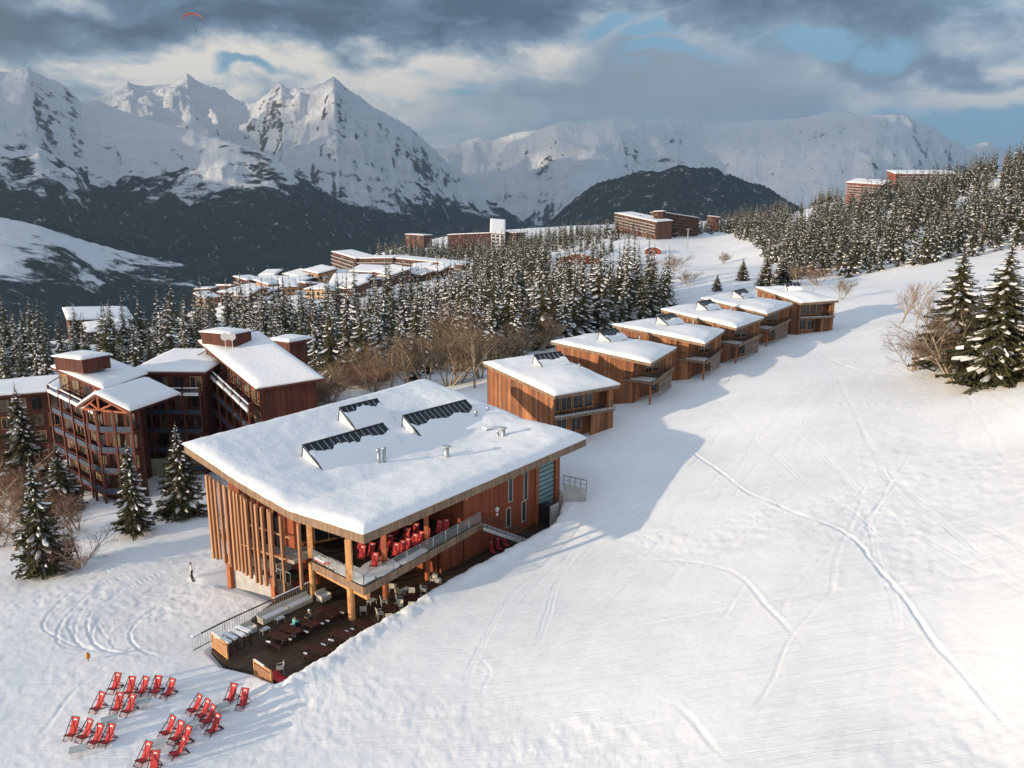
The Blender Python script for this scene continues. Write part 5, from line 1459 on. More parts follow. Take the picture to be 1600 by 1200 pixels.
ramp_wall()
def marker():
    t = thing('piste_marker', 'small orange marker post alone on the snow at the left', 'marker'); p = hit(138, 1033); b = MB(); b.tube([p - Vector((0, 0, .3)), p + Vector((0, 0, .55))], [.03, .03], 6); b.build('pole', M_DARKM, t)
    b = MB(); b.tube([p + Vector((0, 0, .22)), p + Vector((.03, 0, .42)), p + Vector((0, 0, .66)), p + Vector((0, 0, .74))], [.13, .17, .12, .04], 8); b.build('marker_head', plain('orange_plastic', (.55, .22, .05), .5), t, smooth=True)
marker()

# ---------------------------------------------------------------- people
M_SKIN = plain('skin', (0.50, 0.30, 0.21), 0.5, 0.05); M_HAIR = plain('dark_hair', (0.03, 0.02, 0.015), 0.7, .2)
M_BLACKC = plain('black_trousers', (0.012, 0.012, 0.014), 0.8, .1); M_WHITEC = plain('white_jacket', (0.75, 0.74, 0.72), 0.8, .05); M_TEALC = plain('teal_jacket', (0.10, 0.42, 0.40), 0.8, .05); M_GREYC = plain('charcoal_jacket', (0.05, 0.05, 0.06), 0.8, .1)
def person(label, loc, rz, joints, top, legs, hat=None, group=None, scale=1.0):
    """joints: name -> (x, y, z); a skinned body grown round them, front towards +x"""
    J = dict(joints)
    names = list(J); E = [('pelvis', 'spine'), ('spine', 'chest'), ('chest', 'neck'), ('neck', 'head0'), ('head0', 'head1')]
    Rad = {'pelvis': (.155, .125), 'spine': (.135, .10), 'chest': (.175, .12), 'neck': (.058, .058), 'head0': (.075, .09), 'head1': (.085, .098)}
    for s in 'lr':
        E += [('chest', 'sh' + s), ('sh' + s, 'el' + s), ('el' + s, 'wr' + s), ('wr' + s, 'palm' + s), ('pelvis', 'hip' + s), ('hip' + s, 'kn' + s), ('kn' + s, 'an' + s), ('an' + s, 'toe' + s)]
        Rad.update({'sh' + s: (.075, .075), 'el' + s: (.055, .055), 'wr' + s: (.038, .038), 'palm' + s: (.040, .022), 'hip' + s: (.105, .105), 'kn' + s: (.07, .07), 'an' + s: (.055, .055), 'toe' + s: (.05, .04)})
        w, p = Vector(J['wr' + s]), Vector(J['palm' + s]); d = (p - w).normalized(); sd = d.cross(Vector((0, 0, 1))); sd = sd.normalized() if sd.length > .1 else Vector((1, 0, 0))
        for k, (off, ln) in enumerate(((-.027, .062), (-.009, .075), (.009, .070), (.026, .052))):
            n = 'f%d%s' % (k, s); m = 'g%d%s' % (k, s); J[n] = tuple(p + d * .035 + sd * off); J[m] = tuple(p + d * (.035 + ln) + sd * off * 1.1 - Vector((0, 0, .012))); E += [('palm' + s, n), (n, m)]; Rad[n] = Rad[m] = (.009, .009)
        n = 'th' + s; J[n] = tuple(w + d * .05 + sd * .055 * (1 if s == 'l' else -1)); E.append(('wr' + s, n)); Rad[n] = (.010, .010)
    names = list(J); idx = {n: i for i, n in enumerate(names)}
    me = bpy.data.meshes.new('body'); me.from_pydata([J[n] for n in names], [(idx[a], idx[b]) for a, b in E], [])
    tmp = bpy.data.objects.new('body', me); COL.objects.link(tmp)
    sk = tmp.modifiers.new('skin', 'SKIN'); tmp.modifiers.new('sub', 'SUBSURF').levels = 1
    for i, n in enumerate(names):
        v = me.skin_vertices[0].data[i]; v.radius = Rad[n]; v.use_root = (n == 'pelvis')
    dg = bpy.context.evaluated_depsgraph_get(); dg.update(); m2 = bpy.data.meshes.new_from_object(tmp.evaluated_get(dg)); bpy.data.objects.remove(tmp)
    m2.name = 'body'; root = thing('person', label, 'person', loc, rz, group); root.scale = (scale,) * 3
    for m in (M_SKIN, top, legs, M_BLACKC): m2.materials.append(m)
    segs = [(Vector(J[a]), Vector(J[b]), a, b) for a, b in E]
    for f in m2.polygons:
        c = f.center; best = None
        for a, b, na, nb in segs:
            ab = b - a; u = max(0, min(1, (c - a).dot(ab) / max(ab.length_squared, 1e-9))); d = (c - a - ab * u).length
            if best is None or d < best[0]: best = (d, na, nb, u)
        _, na, nb, u = best
        if nb.startswith(('head', 'f', 'g', 'th')) or na.startswith(('head', 'f', 'g')) or nb.startswith('palm') or (nb == 'neck' and u > .6): mi = 0
        elif nb.startswith('toe'): mi = 3
        elif nb.startswith(('kn', 'an', 'hip')): mi = 2
        else: mi = 1
        f.material_index = mi; f.use_smooth = True
    body = bpy.data.objects.new('body', m2); COL.objects.link(body); body.parent = root
    h = Vector(J['head1']); h0 = Vector(J['head0'])
    fc = MB()
    for sg in (-1, 1): fc.box(h * .45 + h0 * .55 + Vector((.095, sg * .032, .02)), (.012, .022, .012))
    fc.build('eyes', M_HAIR, root)
    fc = MB(); fc.tube([h0 * .5 + h * .5 + Vector((.092, 0, .01)), h0 * .6 + h * .4 + Vector((.118, 0, -.02))], [.010, .016], 5); fc.build('nose', M_SKIN, root)
    hb = MB(); c = h + Vector((-.015, 0, .02)); n = 10
    for i in range(5):
        a0, a1 = math.pi * .52 * i / 5, math.pi * .52 * (i + 1) / 5
        for k in range(n):
            q = lambda a, kk: c + Vector((math.sin(a) * math.cos(6.283 * kk / n) * .112, math.sin(a) * math.sin(6.283 * kk / n) * .10, math.cos(a) * .115))
            hb.face([q(a0, k), q(a1, k), q(a1, k + 1), q(a0, k + 1)])
    hb.build('hat' if hat else 'hair', hat or M_HAIR, root, smooth=True)
    return root
def stand(lean=0.0):
    J = {'pelvis': (0, 0, .95), 'spine': (.01, 0, 1.12), 'chest': (.02 + lean, 0, 1.33), 'neck': (.02 + lean, 0, 1.48), 'head0': (.035 + lean, 0, 1.57), 'head1': (.04 + lean, 0, 1.66)}
    for s, y in (('l', 1), ('r', -1)):
        J.update({'sh' + s: (.0 + lean, .18 * y, 1.40), 'el' + s: (.02 + lean, .27 * y, 1.13), 'wr' + s: (.18 + lean, .22 * y, .97), 'palm' + s: (.25 + lean, .21 * y, .95), 'hip' + s: (0, .10 * y, .90), 'kn' + s: (.05, .12 * y, .50), 'an' + s: (-.02, .14 * y, .10), 'toe' + s: (.15, .16 * y, .04)})
    return J
def sit():
    J = {'pelvis': (0, 0, .58), 'spine': (-.01, 0, .75), 'chest': (.06, 0, .97), 'neck': (.10, 0, 1.11), 'head0': (.14, 0, 1.19), 'head1': (.16, 0, 1.28)}
    for s, y in (('l', 1), ('r', -1)):
        J.update({'sh' + s: (.07, .18 * y, 1.03), 'el' + s: (.20, .25 * y, .84), 'wr' + s: (.42, .14 * y, .82), 'palm' + s: (.49, .12 * y, .81), 'hip' + s: (.02, .10 * y, .55), 'kn' + s: (.45, .12 * y, .55), 'an' + s: (.47, .13 * y, .10), 'toe' + s: (.62, .13 * y, .05)})
    return J
p = hit(301, 905)
person('person in white top and black trousers standing on the snow left of the clubhouse', p, R(-150), stand(.05), M_WHITEC, M_BLACKC)
def board(p):
    t = thing('snowboard', 'dark snowboard under the feet of the standing person', 'snowboard'); b = MB(); t.location = p; t.rotation_euler = (0, 0, R(-60))
    pr = [(-.78, .10), (-.62, .02), (.62, .02), (.78, .10)]
    for (x0, z0), (x1, z1) in zip(pr[:-1], pr[1:]): b.bar((x0, 0, z0), (x1, 0, z1), .26, .02)
    b.build('deck', M_DARKM, t)
    for x in (-.25, .25): k = MB(); k.box((x, 0, .06), (.12, .22, .06)); k.build('binding', M_GREYP, t)
board(p + Vector((0, 0, .02)))
pc = tz(482, 985); u = PB.normalized(); v = Vector((-u.y, u.x, 0)); v = v if v.y > 0 else -v
person('seated person in a teal jacket leaning on the picnic table', pc - v * .80 + u * .75, heading(v.x, v.y), sit(), M_TEALC, M_BLACKC)
person('seated person in dark clothes and a white hat at the picnic table', pc + v * .80 + u * .55, heading(-v.x, -v.y), sit(), M_GREYC, M_BLACKC, hat=M_WHITEC)

# paraglider over the valley
def paraglider():
    Y = 430.0; c = aty(301, 27, Y); sc_ = Y / FPX
    t = thing('paraglider', 'orange red arched paraglider canopy high in the sky over the valley', 'paraglider', c, R(12))
    b = MB(); n = 16; W, H = 13.2 * sc_, 7.5 * sc_; ring = []
    for i in range(n + 1):
        a = math.pi * (-.58 + 1.16 * i / n) ; x = W * math.sin(a) / math.sin(math.pi * .5); z = H * (math.cos(a)) - H * .35; ch = .5 + 1.5 * math.cos(a * .85)
        ring.append([Vector((x, -ch * .6, z + .05)), Vector((x * 1.01, -ch * .3, z + .32)), Vector((x, ch, z)), Vector((x * .99, -ch * .2, z - .12))])
    for r0, r1 in zip(ring[:-1], ring[1:]):
        for k in range(4): b.face([r0[k], r1[k], r1[(k + 1) % 4], r0[(k + 1) % 4]])
    b.face(ring[0]); b.face(ring[-1][::-1])
    b.build('canopy', plain('orange_red_ripstop', (.62, .13, .06), .6, .25, .4), t)
    pl = aty(306, 47, Y) - c; m = Matrix.Rotation(-R(12), 4, 'Z'); pl = m @ pl
    l = MB()
    for i in (1, 4, 7, 9, 12, 15): l.tube([ring[i][3], pl], [.012, .012], 3, cap=False)
    l.build('lines', M_DARKM, t)
    person('paraglider pilot in dark clothes hanging below the canopy', c + (Matrix.Rotation(R(12), 4, 'Z') @ pl) - Vector((0, 0, 1.0)), R(-60), sit(), M_GREYC, M_BLACKC, hat=M_WHITEC)
paraglider()

# ---------------------------------------------------------------- the residence on the left
M_BRICKRED = planks('dark_red_boards', ((0.06, 0.022, 0.015), (0.11, 0.036, 0.023), (0.19, 0.065, 0.04)), 0.22, .3)
M_RPOST = plain('dark_red_posts', (0.13, 0.042, 0.028), 0.6, 0.2, 2)
M_BLUEP = plain('blue_grey_parapet', (0.055, 0.075, 0.115), 0.6, 0.2, 2)
def _curtain(T, bs):
    oc = T.node('ShaderNodeNewGeometry').outputs['Position']; n = T.noise(T.mapping(oc, (3, 3, .2)), 2.5, 2); m = T.noise(T.mapping(oc, (.4, .4, .4)), 1.0, 2)
    T.put(bs.inputs['Base Color'], T.mix(T.smooth(m, .4, .6), (0.03, 0.035, 0.04), T.mix(n, (0.10, 0.09, 0.07), (0.30, 0.24, 0.16)))); bs.inputs['Roughness'].default_value = 0.2
M_CURT = material('curtained_glass', _curtain)
def snow_poly(name, poly, z, th, parent, n=14, seed=0):
    """snow on a four cornered roof; z a function or list of heights"""
    q = [Vector((p[0], p[1], zz)) for p, zz in zip(poly, z)]
    L = max((q[1] - q[0]).length, (q[3] - q[0]).length)
    return snow_cap(name, [q[0], q[1]], [q[1], q[2]], [q[3], q[2]], [q[0], q[3]], th, parent, n, None, seed, .12, min(1.2, L / 5), .05)
def wing(t, p, q, depth, zt, zb, storeys, bays, top_set=1.6, side=1, roof_over=.7, bal=True, snow=.55, h=2.75, mats=None, win=True, roofdz=(0, 0), count=None, dv=None):
    """one wing of a terrace building: front from p to q, growing back by depth; upper floor set back over stacked balconies"""
    wm, pm, om = mats or (M_BRICKRED, M_BLUEP, M_RPOST)
    p, q = Vector(p[:2]), Vector(q[:2]); d = (q - p); L = d.length; d.normalize(); n = Vector((d.y, -d.x)) * side     # n points outwards
    zt0, zt1 = zt if isinstance(zt, tuple) else (zt, zt)
    fl = lambda x, y: 0
    kv = Vector(dv).normalized() if dv else -n
    back = lambda s, k: p + d * s + kv * k
    poly = [back(0, 0), back(L, 0), back(L, depth), back(0, depth)]
    w = MB(); w.prism([tuple(v) for v in poly], zb, [zt0 - .3, zt1 - .3, zt1 - .3 + roofdz[1], zt0 - .3 + roofdz[0]]); w.build('wall', wm, t)
    rp = [back(-roof_over, -roof_over), back(L + roof_over, -roof_over), back(L + roof_over, depth + roof_over), back(-roof_over, depth + roof_over)]; rz_ = [zt0, zt1, zt1 + roofdz[1], zt0 + roofdz[0]]
    r = MB(); r.prism([tuple(v) for v in rp], [z - .29 for z in rz_], rz_); rf = r.build('roof', om, t)
    snow_poly('roof_snow', [tuple(v) for v in rp], [z + .01 for z in rz_], snow, rf, 16, int(abs(p.x)))
    ang = heading(n.x, n.y); bw = L / bays
    made = 0
    for s in range(storeys):
        for k in range(bays):
            u = (k + .5) * bw; zz = (zt0 + (zt1 - zt0) * u / L) - .55 - h * s - h / 2 + .15
            if win:
                c = p + d * u + n * .02; M4 = Matrix.Translation((c.x, c.y, zz)) @ Matrix.Rotation(ang, 4, 'Z'); f = MB()
                ww, hh = bw * .66, h * .72
                for y in (-ww / 2, 0, ww / 2): f.box((0, 0, 0), (.08, .07, hh), mat=M4 @ Matrix.Translation((.04, y, 0)))
                for z2 in (-hh / 2, hh / 2): f.box((0, 0, 0), (.07, ww + .07, .07), mat=M4 @ Matrix.Translation((.04, 0, z2)))
                fo = f.build('window', om if (k + s) % 3 else M_POST, t)
                g = MB(); g.box((0, 0, 0), (.03, ww, hh), mat=M4 @ Matrix.Translation((.015, 0, 0))); g.build('pane', M_CURT if (k * 3 + s * 5 + int(L)) % 4 else M_GLASS, fo)
    if bal:
        for s in range(storeys):
            z0a, z1a = zt0 - .55 - h * (s + 1) + .15, zt1 - .55 - h * (s + 1) + .15
            b = MB(); a, c = p + n * 1.55, q + n * 1.55
            m0, m1 = p + n * .78, q + n * .78
            b.bar((m0.x, m0.y, z0a - .06), (m1.x, m1.y, z1a - .06), 1.55, .14, m=0); bo = b.build('balcony', om, t)
            b = MB(); gap = .12
            for k in range(bays):
                x, y = a.lerp(c, (k + .03) / bays), a.lerp(c, (k + .97) / bays); za, zc = z0a + (z1a - z0a) * (k + .03) / bays, z0a + (z1a - z0a) * (k + .97) / bays
                b.bar((x.x, x.y, za + .38), (y.x, y.y, zc + .38), .08, .62)
            b.build('parapet', pm, bo)
            b = MB(); b.bar((a.x, a.y, z0a + .98), (c.x, c.y, z1a + .98), .10, .08); b.build('handrail', om, bo)
            if s == 0:
                for k in range(bays):
                    sb = MB(); x, y = (a + n * .12).lerp(c + n * .12, (k + .06) / bays), (a + n * .12).lerp(c + n * .12, (k + .94) / bays); za, zc = z0a + (z1a - z0a) * k / bays, z0a + (z1a - z0a) * (k + 1) / bays
                    sb.bar((x.x, x.y, za + .20), (y.x, y.y, zc + .20), .30, .42); sb.bar((x.x - n.x * .1, x.y - n.y * .1, za + 1.08), (y.x - n.x * .1, y.y - n.y * .1, zc + 1.08), .2, .1); sb.build('balcony_snow', M_RSNOW, bo)
        ps = 0
        for k in range(bays + 1):
            x = (p + n * 1.62).lerp(q + n * 1.62, k / bays); ztop = zt0 + (zt1 - zt0) * k / bays - .55 - h + 1.1
            b = MB(); b.box((x.x, x.y, (ztop + zb - 1) / 2), (.22, .22, ztop - zb + 1), rz=ang); b.build('post', om, t)
            b = MB(); y = p.lerp(q, k / bays); b.bar((x.x, x.y, ztop + .1), (y.x, y.y, ztop + .8), .1, .1); b.build('partition_rail', om, t)
            for s in range(1, storeys):
                pass
    return poly
def make_residence():
    t = thing('residence', 'dark red wooden apartment residence in stepped wings with rows of balconies, left behind the clubhouse', 'building')
    zb = -7.0
    # far left low wing
    wing(t, atz(-60, 622, 5.2), atz(92, 610, 5.2), 11, 5.2, zb, 3, 6, bal=False)
    # left tower block
    pl, ql = atz(90, 573, 12.0), atz(163, 606, 10.4)
    wing(t, pl, ql, 8.5, (12.0, 10.4), zb, 5, 4, h=2.8, dv=(.12, 1))
    pc, qc = atz(213, 580, 10.4), atz(318, 580, 10.6)
    wing(t, pc, qc, 11, (10.4, 10.6), zb, 5, 4, h=2.8, roofdz=(1.0, 1.0))
    # right hand wing stepping away
    pr, qr = atz(320, 534, 13.6), atz(405, 606, 9.8)
    wing(t, pr, qr, 7.6, (13.6, 9.8), zb, 5, 7, h=2.75, roofdz=(.8, .6), dv=(6.6, 3.2))
    # infill and small roof behind
    a, b_ = atz(428, 531, 10.8), atz(452, 534, 10.8)
    wing(t, a, b_, 4, 10.8, zb, 1, 2, bal=False, win=False)
    # lift houses on the roofs
    for px, py, z, w_, d_ in ((116, 573, 12.6, 5.6, 4.2), (346, 533, 14.2, 6.0, 4.0)):
        c = atz(px, py, z); b = MB(); b.box((c.x, c.y + 2.2, z + .2), (w_, d_, 1.8), rz=-.45); lh = b.build('lift_house', M_BRICKRED, t)
        q = [Vector((c.x, c.y + 2.2, 0)) + Matrix.Rotation(-.45, 3, 'Z') @ Vector((sx * (w_ / 2 + .2), sy * (d_ / 2 + .2), 0)) for sx, sy in ((-1, -1), (1, -1), (1, 1), (-1, 1))]
        snow_poly('roof_snow', [tuple(v.xy) for v in q], [z + 1.11] * 4, .4, lh, 10, 3)
    for px in (351, 362):
        c = atz(px, 526, 15.9); b = MB(); d = Vector((.3, -.95, 0)).normalized(); b.tube([c, c + d * .08], [.55, .55], 14); b.tube([(c.x, c.y + .1, 13.9), (c.x, c.y + .1, 15.9)], [.05, .05], 5); b.build('dish_antenna', M_WHITEP, t)
    # gabled bay in the angle
    gl, gr = atz(136, 634, 7.2), atz(204, 636, 7.4); ap = atz(157, 619, 8.9)
    gl, gr = atz(134, 634, 8.3), atz(203, 640, 8.3); mid = gl.lerp(gr, .36); ridge = Vector((mid.x, mid.y, 10.2)); bk = Vector((.25, 1, 0)).normalized() * 9
    r = MB(); o = -bk.normalized() * .8
    L_, R__ = gl + (gl - gr).normalized() * .8, gr + (gr - gl).normalized() * .8
    for x, y in ((L_, ridge), (ridge, R__)):
        e = (y - x); r.face([x + o, y + o, y + bk, x + bk]); r.face([x + o - Vector((0, 0, .28)), x + bk - Vector((0, 0, .28)), y + bk - Vector((0, 0, .28)), y + o - Vector((0, 0, .28))]); r.face([x + o, x + o - Vector((0, 0, .28)), y + o - Vector((0, 0, .28)), y + o])
    rf = r.build('gable_roof', M_RPOST, t)
    for x, y, sd in ((L_, ridge, 5), (ridge, R__, 6)):
        up = Vector((0, 0, .01)); snow_cap('roof_snow', [x + o + up, y + o + up], [y + o + up, y + bk + up], [x + bk + up, y + bk + up], [x + o + up, x + bk + up], .5, rf, 14, None, sd, .1, .7, .04)
    tr = MB(); g = o * .6
    for a, b2 in ((gl, gr), (gl, ridge), (ridge, gr), (gl.lerp(gr, .36), ridge), (gl.lerp(gr, .36), gl.lerp(ridge, .5)), (gl.lerp(gr, .36), gr.lerp(ridge, .5))): tr.bar(a + g - Vector((0, 0, .3)), b2 + g - Vector((0, 0, .3)), .18, .22)
    tr.build('truss', M_DPOST, t)
    side = gl.lerp(gr, .42)
    # splayed fronts below the gable
    dv = (gr - gl).normalized(); nv = Vector((dv.y, -dv.x, 0)); nv = nv if nv.y < 0 else -nv
    k0 = gl.lerp(gr, .36) + nv * 1.0
    for (a, b2, nb) in ((gl, k0, 1), (k0, gr, 2)):
        aa, bb = a - nv * 1.6, b2 - nv * 1.6
        w = MB(); wall_strip(w, [aa, bb], zb, 7.9, .3); w.build('wall', M_BRICKRED, t)
        for s in range(4):
            z = 5.2 - 2.8 * s; b = MB(); m0, m1 = (aa + a) / 2, (bb + b2) / 2; b.bar((m0.x, m0.y, z), (m1.x, m1.y, z), 1.6, .15); bo = b.build('balcony', M_RPOST, t)
            b = MB(); b.bar((a.x, a.y, z + .45), (b2.x, b2.y, z + .45), .08, .7); b.build('parapet', M_BLUEP, bo)
            d3 = (bb - aa).normalized(); n3 = Vector((d3.y, -d3.x, 0)); n3 = n3 if n3.y < 0 else -n3
            for k in range(nb):
                c = aa.lerp(bb, (k + .5) / nb) + n3 * .17; window(t, (c.x, c.y, z + 1.35), heading(n3.x, n3.y), (bb - aa).length / nb * .55, 1.9, mull=2, frame_mat=M_RPOST, pane=M_CURT)
    for v in (gl, k0, k0.lerp(gr, .5), gr):
        b = MB(); b.box((v.x, v.y, 1.2), (.26, .26, 13.8)); b.build('post', M_RPOST, t)
    # concrete footing
    b = MB(); a, c = atz(225, 738, -4.2), atz(320, 735, -4.2); wall_strip(b, [a, c], -8, -2.2, .4); b.build('footing', plain('cream_render', (.42, .38, .27), .85, .12, 1), t)
make_residence()

# ---------------------------------------------------------------- the village and the far buildings
M_PINE = planks('honey_boards', ((0.40, 0.22, 0.12), (0.50, 0.29, 0.16), (0.60, 0.36, 0.20)), .4, .2)
M_OCHRE = plain('ochre_render', (0.56, 0.37, 0.21), .85, .1, .5)
M_BROWN = planks('brown_boards', ((0.10, 0.05, 0.035), (0.16, 0.075, 0.05), (0.24, 0.12, 0.08)), .5, .3)
M_REDW = planks('signal_red_boards', ((0.20, 0.055, 0.038), (0.28, 0.075, 0.05), (0.34, 0.11, 0.075)), .5, .2)
M_PARW = plain('grey_parapet', (0.30, 0.28, 0.26), .7, .2, 1)
def block(name, label, cat, p, q, depth, zt, hgt, storeys, bays, wm, slope=0.0, group=None, bal=False, par=None, snow=.7, over=.8, side=1, endbays=0):
    """a far building with separate windows; front from p to q"""
    t = thing(name, label, cat, group=group)
    p, q = Vector(p[:2]), Vector(q[:2]); d = (q - p); L = d.length; d.normalize(); n = Vector((d.y, -d.x)) * side
    zt0, zt1 = zt if isinstance(zt, tuple) else (zt, zt)
    back = lambda s, k: p + d * s - n * k
    poly = [back(0, 0), back(L, 0), back(L, depth), back(0, depth)]; zb = min(zt0, zt1) - hgt
    w = MB(); w.prism([tuple(v) for v in poly], zb - 8, [zt0 - .5, zt1 - .5, zt1 - .5 + slope, zt0 - .5 + slope]); w.build('wall', wm, t)
    rp = [back(-over, -over), back(L + over, -over), back(L + over, depth + over), back(-over, depth + over)]; rz_ = [zt0, zt1, zt1 + slope, zt0 + slope]
    r = MB(); r.prism([tuple(v) for v in rp], [z - .49 for z in rz_], rz_); rf = r.build('roof', M_RPOST, t)
    snow_poly('roof_snow', [tuple(v) for v in rp], [z + .02 for z in rz_], snow, rf, 10, int(abs(p.x)))
    ang = heading(n.x, n.y); h = hgt / storeys; bw = L / bays; lim = 0
    for s in range(storeys):
        for k in range(bays):
            lim += 1
            if lim > 90: break
            u = (k + .5) * bw; c = p + d * u + n * .06; zz = (zt0 + (zt1 - zt0) * u / L) - .8 - h * (s + .5)
            M4 = Matrix.Translation((c.x, c.y, zz)) @ Matrix.Rotation(ang, 4, 'Z'); g = MB(); g.box((0, 0, 0), (.14, bw * .58, h * .58), mat=M4); g.build('window', M_GLASS if (k + s) % 3 else M_CURT, t)
        if bal:
            b = MB(); a, c = p + n * 1.3, q + n * 1.3; za, zc = zt0 - .8 - h * (s + 1), zt1 - .8 - h * (s + 1)
            m0, m1 = p + n * .66, q + n * .66
            b.bar((m0.x, m0.y, za), (m1.x, m1.y, zc), 1.3, .2); bo = b.build('balcony', wm, t)
            b = MB(); b.bar((a.x, a.y, za + .6), (c.x, c.y, zc + .6), .15, .8); b.build('parapet', par or M_PARW, bo)
    for k in range(endbays):
        for s in range(storeys):
            c = q - n * depth * (k + .5) / endbays + d * .06; g = MB(); g.box((0, 0, 0), (.14, depth / endbays * .5, h * .5), mat=Matrix.Translation((c.x, c.y, zt1 - .8 - h * (s + .5))) @ Matrix.Rotation(heading(d.x, d.y), 4, 'Z')); g.build('window', M_GLASS, t)
    return t
def B(pl, pr, Y, Yr=None): return aty(*pl, Y), aty(*pr, Yr or Y)
def far_buildings():
    Y = 430
    def two(name, label, l, r, Yl, Yr, depth, hgt, st_, bays, wm, **k):
        a, b = aty(*l, Yl), aty(*r, Yr); return block(name, label, 'building', a, b, depth, (a.z, b.z), hgt, st_, bays, wm, **k)
    two('brown_chalet', 'big brown chalet with a low snowy gable roof among the trees at the far left', (108, 500), (205, 498), 300, 312, 16, 9, 3, 6, M_BROWN, slope=3.0)
    two('gabled_chalet', 'smaller gabled chalet just in front of the big brown one at the far left', (136, 520), (200, 512), 285, 292, 11, 6, 2, 4, M_BROWN, slope=2.2)
    two('dark_lodge', 'low dark lodge with two snowy roofs at the left tip of the village', (306, 452), (328, 451), 470, 470, 10, 5, 1, 3, M_BROWN)
    two('flat_roofed_block', 'broad snow covered flat roof just left of the trees in the village', (345, 456), (402, 462), 440, 430, 24, 6, 1, 6, M_BROWN, slope=2.6, over=1.5)
    two('brick_red_tower', 'short red brown tower with snowy ledges at the left of the village', (367, 432), (386, 438), 470, 462, 10, 12, 4, 2, M_BRICKRED, bal=True, endbays=2)
    two('low_curved_wing', 'long low snowy roofed wing right of the short red brown tower', (388, 437), (470, 440), 470, 455, 11, 5, 2, 12, M_BROWN, slope=1.5, bal=True)
    two('honey_house', 'honey coloured wooden house with snowy gable at the village rear', (444, 428), (468, 434), 480, 470, 12, 9, 3, 4, M_PINE, slope=2.4, endbays=2)
    two('honey_twin_house', 'second honey coloured house right of the first, with red side', (475, 422), (497, 428), 480, 470, 13, 10, 3, 4, M_PINE, slope=2.4, endbays=3)
    two('ochre_block', 'ochre rendered house showing above the spruces in the village front', (478, 452), (508, 452), 415, 410, 14, 9, 3, 4, M_OCHRE, slope=1.6, endbays=3)
    two('ochre_annex', 'lower ochre annex to the right of the ochre rendered house', (510, 455), (538, 451), 410, 415, 12, 9, 3, 4, M_OCHRE, slope=1.2)
    two('shopping_gable', 'big snowy roof with glazed gables in the middle of the village', (515, 447), (548, 446), 440, 440, 17, 6, 2, 5, M_BROWN, slope=5.5, over=1.2)
    two('hall_one', 'snowy pitched hall with red base at the right of the village square', (548, 424), (586, 426), 480, 476, 15, 7, 2, 6, M_BROWN, slope=3.0, over=1.2)
    two('hall_two', 'second pitched hall with dark glazed end in the village', (583, 424), (612, 430), 476, 462, 14, 7, 2, 5, M_BROWN, slope=3.4, over=1.0)
    two('small_gable_house', 'small snowy gabled house right of the pitched halls', (646, 420), (672, 418), 520, 520, 10, 4, 1, 3, M_BROWN, slope=2.6, over=1.2)
    two('crescent_tower', 'tall stepped balcony end of the long crescent building', (519, 393), (556, 404), 640, 590, 16, 20, 7, 8, M_BROWN, bal=True, slope=1.0)
    two('crescent_wing', 'long curved balcony building stretching right from the tall stepped end', (556, 404), (614, 403), 592, 580, 14, 15, 5, 14, M_BROWN, bal=True, slope=1)
    two('crescent_tail', 'low right end of the long curved balcony building', (614, 403), (722, 414), 582, 560, 13, 9, 3, 22, M_BROWN, bal=True, slope=1)
    two('white_tower_block', 'white snowy ski-jump shaped block rising over the far trees', (767, 364), (788, 366), 690, 690, 20, 12, 4, 3, M_WHITEP, slope=12.0)
    two('far_red_wing', 'long far red brown wing left of the white ski-jump shaped block', (700, 367), (766, 364), 740, 725, 14, 9, 3, 12, M_BRICKRED, bal=False)
    two('far_low_wing', 'low snowy roofed far wing at the left of the long red brown one', (634, 366), (662, 368), 780, 770, 14, 4, 1, 5, M_BROWN)
    two('dark_far_wing', 'dark building just right of the white ski-jump shaped block', (789, 362), (806, 364), 700, 690, 12, 8, 3, 3, M_BROWN)
    two('balcony_slab', 'pale fronted balcony block sloping down in the centre distance', (962, 333), (1026, 347), 640, 600, 16, 9, 4, 12, M_BROWN, bal=True, slope=1)
    two('tall_red_stack', 'narrow red brown stair tower between the two central slabs', (1022, 331), (1036, 330), 612, 610, 14, 14, 5, 2, M_BRICKRED)
    two('dark_slab', 'dark shaded balcony slab falling to the right of the stair tower', (1037, 332), (1092, 341), 620, 640, 14, 12, 5, 12, M_BROWN, bal=True, par=M_BROWN)
    two('far_snow_roof', 'small far snowy roof between trees right of the dark slab', (1112, 338), (1124, 340), 690, 690, 12, 4, 1, 2, M_BROWN)
    two('hillside_red_block', 'red balcony block on the wooded hill, left and lower of the two', (1324, 285), (1378, 289), 620, 600, 15, 8, 4, 12, M_REDW, bal=True, slope=3.2, endbays=3)
    two('hillside_long_block', 'red balcony block on the wooded hill, right and higher of the two', (1400, 272), (1500, 272), 640, 640, 15, 7, 4, 18, M_REDW, bal=True, slope=3.4)
    vr = random.Random(31)
    for k, (px, py, Yd) in enumerate([(330, 466, 430), (352, 446, 470), (408, 462, 430), (430, 452, 450), (452, 462, 425), (418, 430, 490), (468, 448, 450), (500, 438, 470), (528, 436, 480), (540, 462, 415), (560, 446, 445), (590, 446, 450), (604, 438, 470), (628, 432, 490), (650, 436, 480), (676, 430, 500), (698, 426, 520), (378, 470, 415)]):
        a = aty(px - 10, py, Yd); b_ = aty(px + 10, py + vr.uniform(-3, 3), Yd - vr.uniform(-8, 8)); g0 = gz(a.x, a.y); top = max(a.z, g0 + 5)
        block('snowy_chalet', 'small house with a thick snowy roof crowded between the larger village blocks', 'house', a, b_, vr.uniform(7, 11), (top, top + vr.uniform(-.4, .4)), 5, 2, 3, vr.choice([M_BROWN, M_PINE, M_BRICKRED, M_BROWN]), slope=vr.choice([2.2, 3.0, -1.5]), group='small houses of the village', snow=.9, over=1.3)
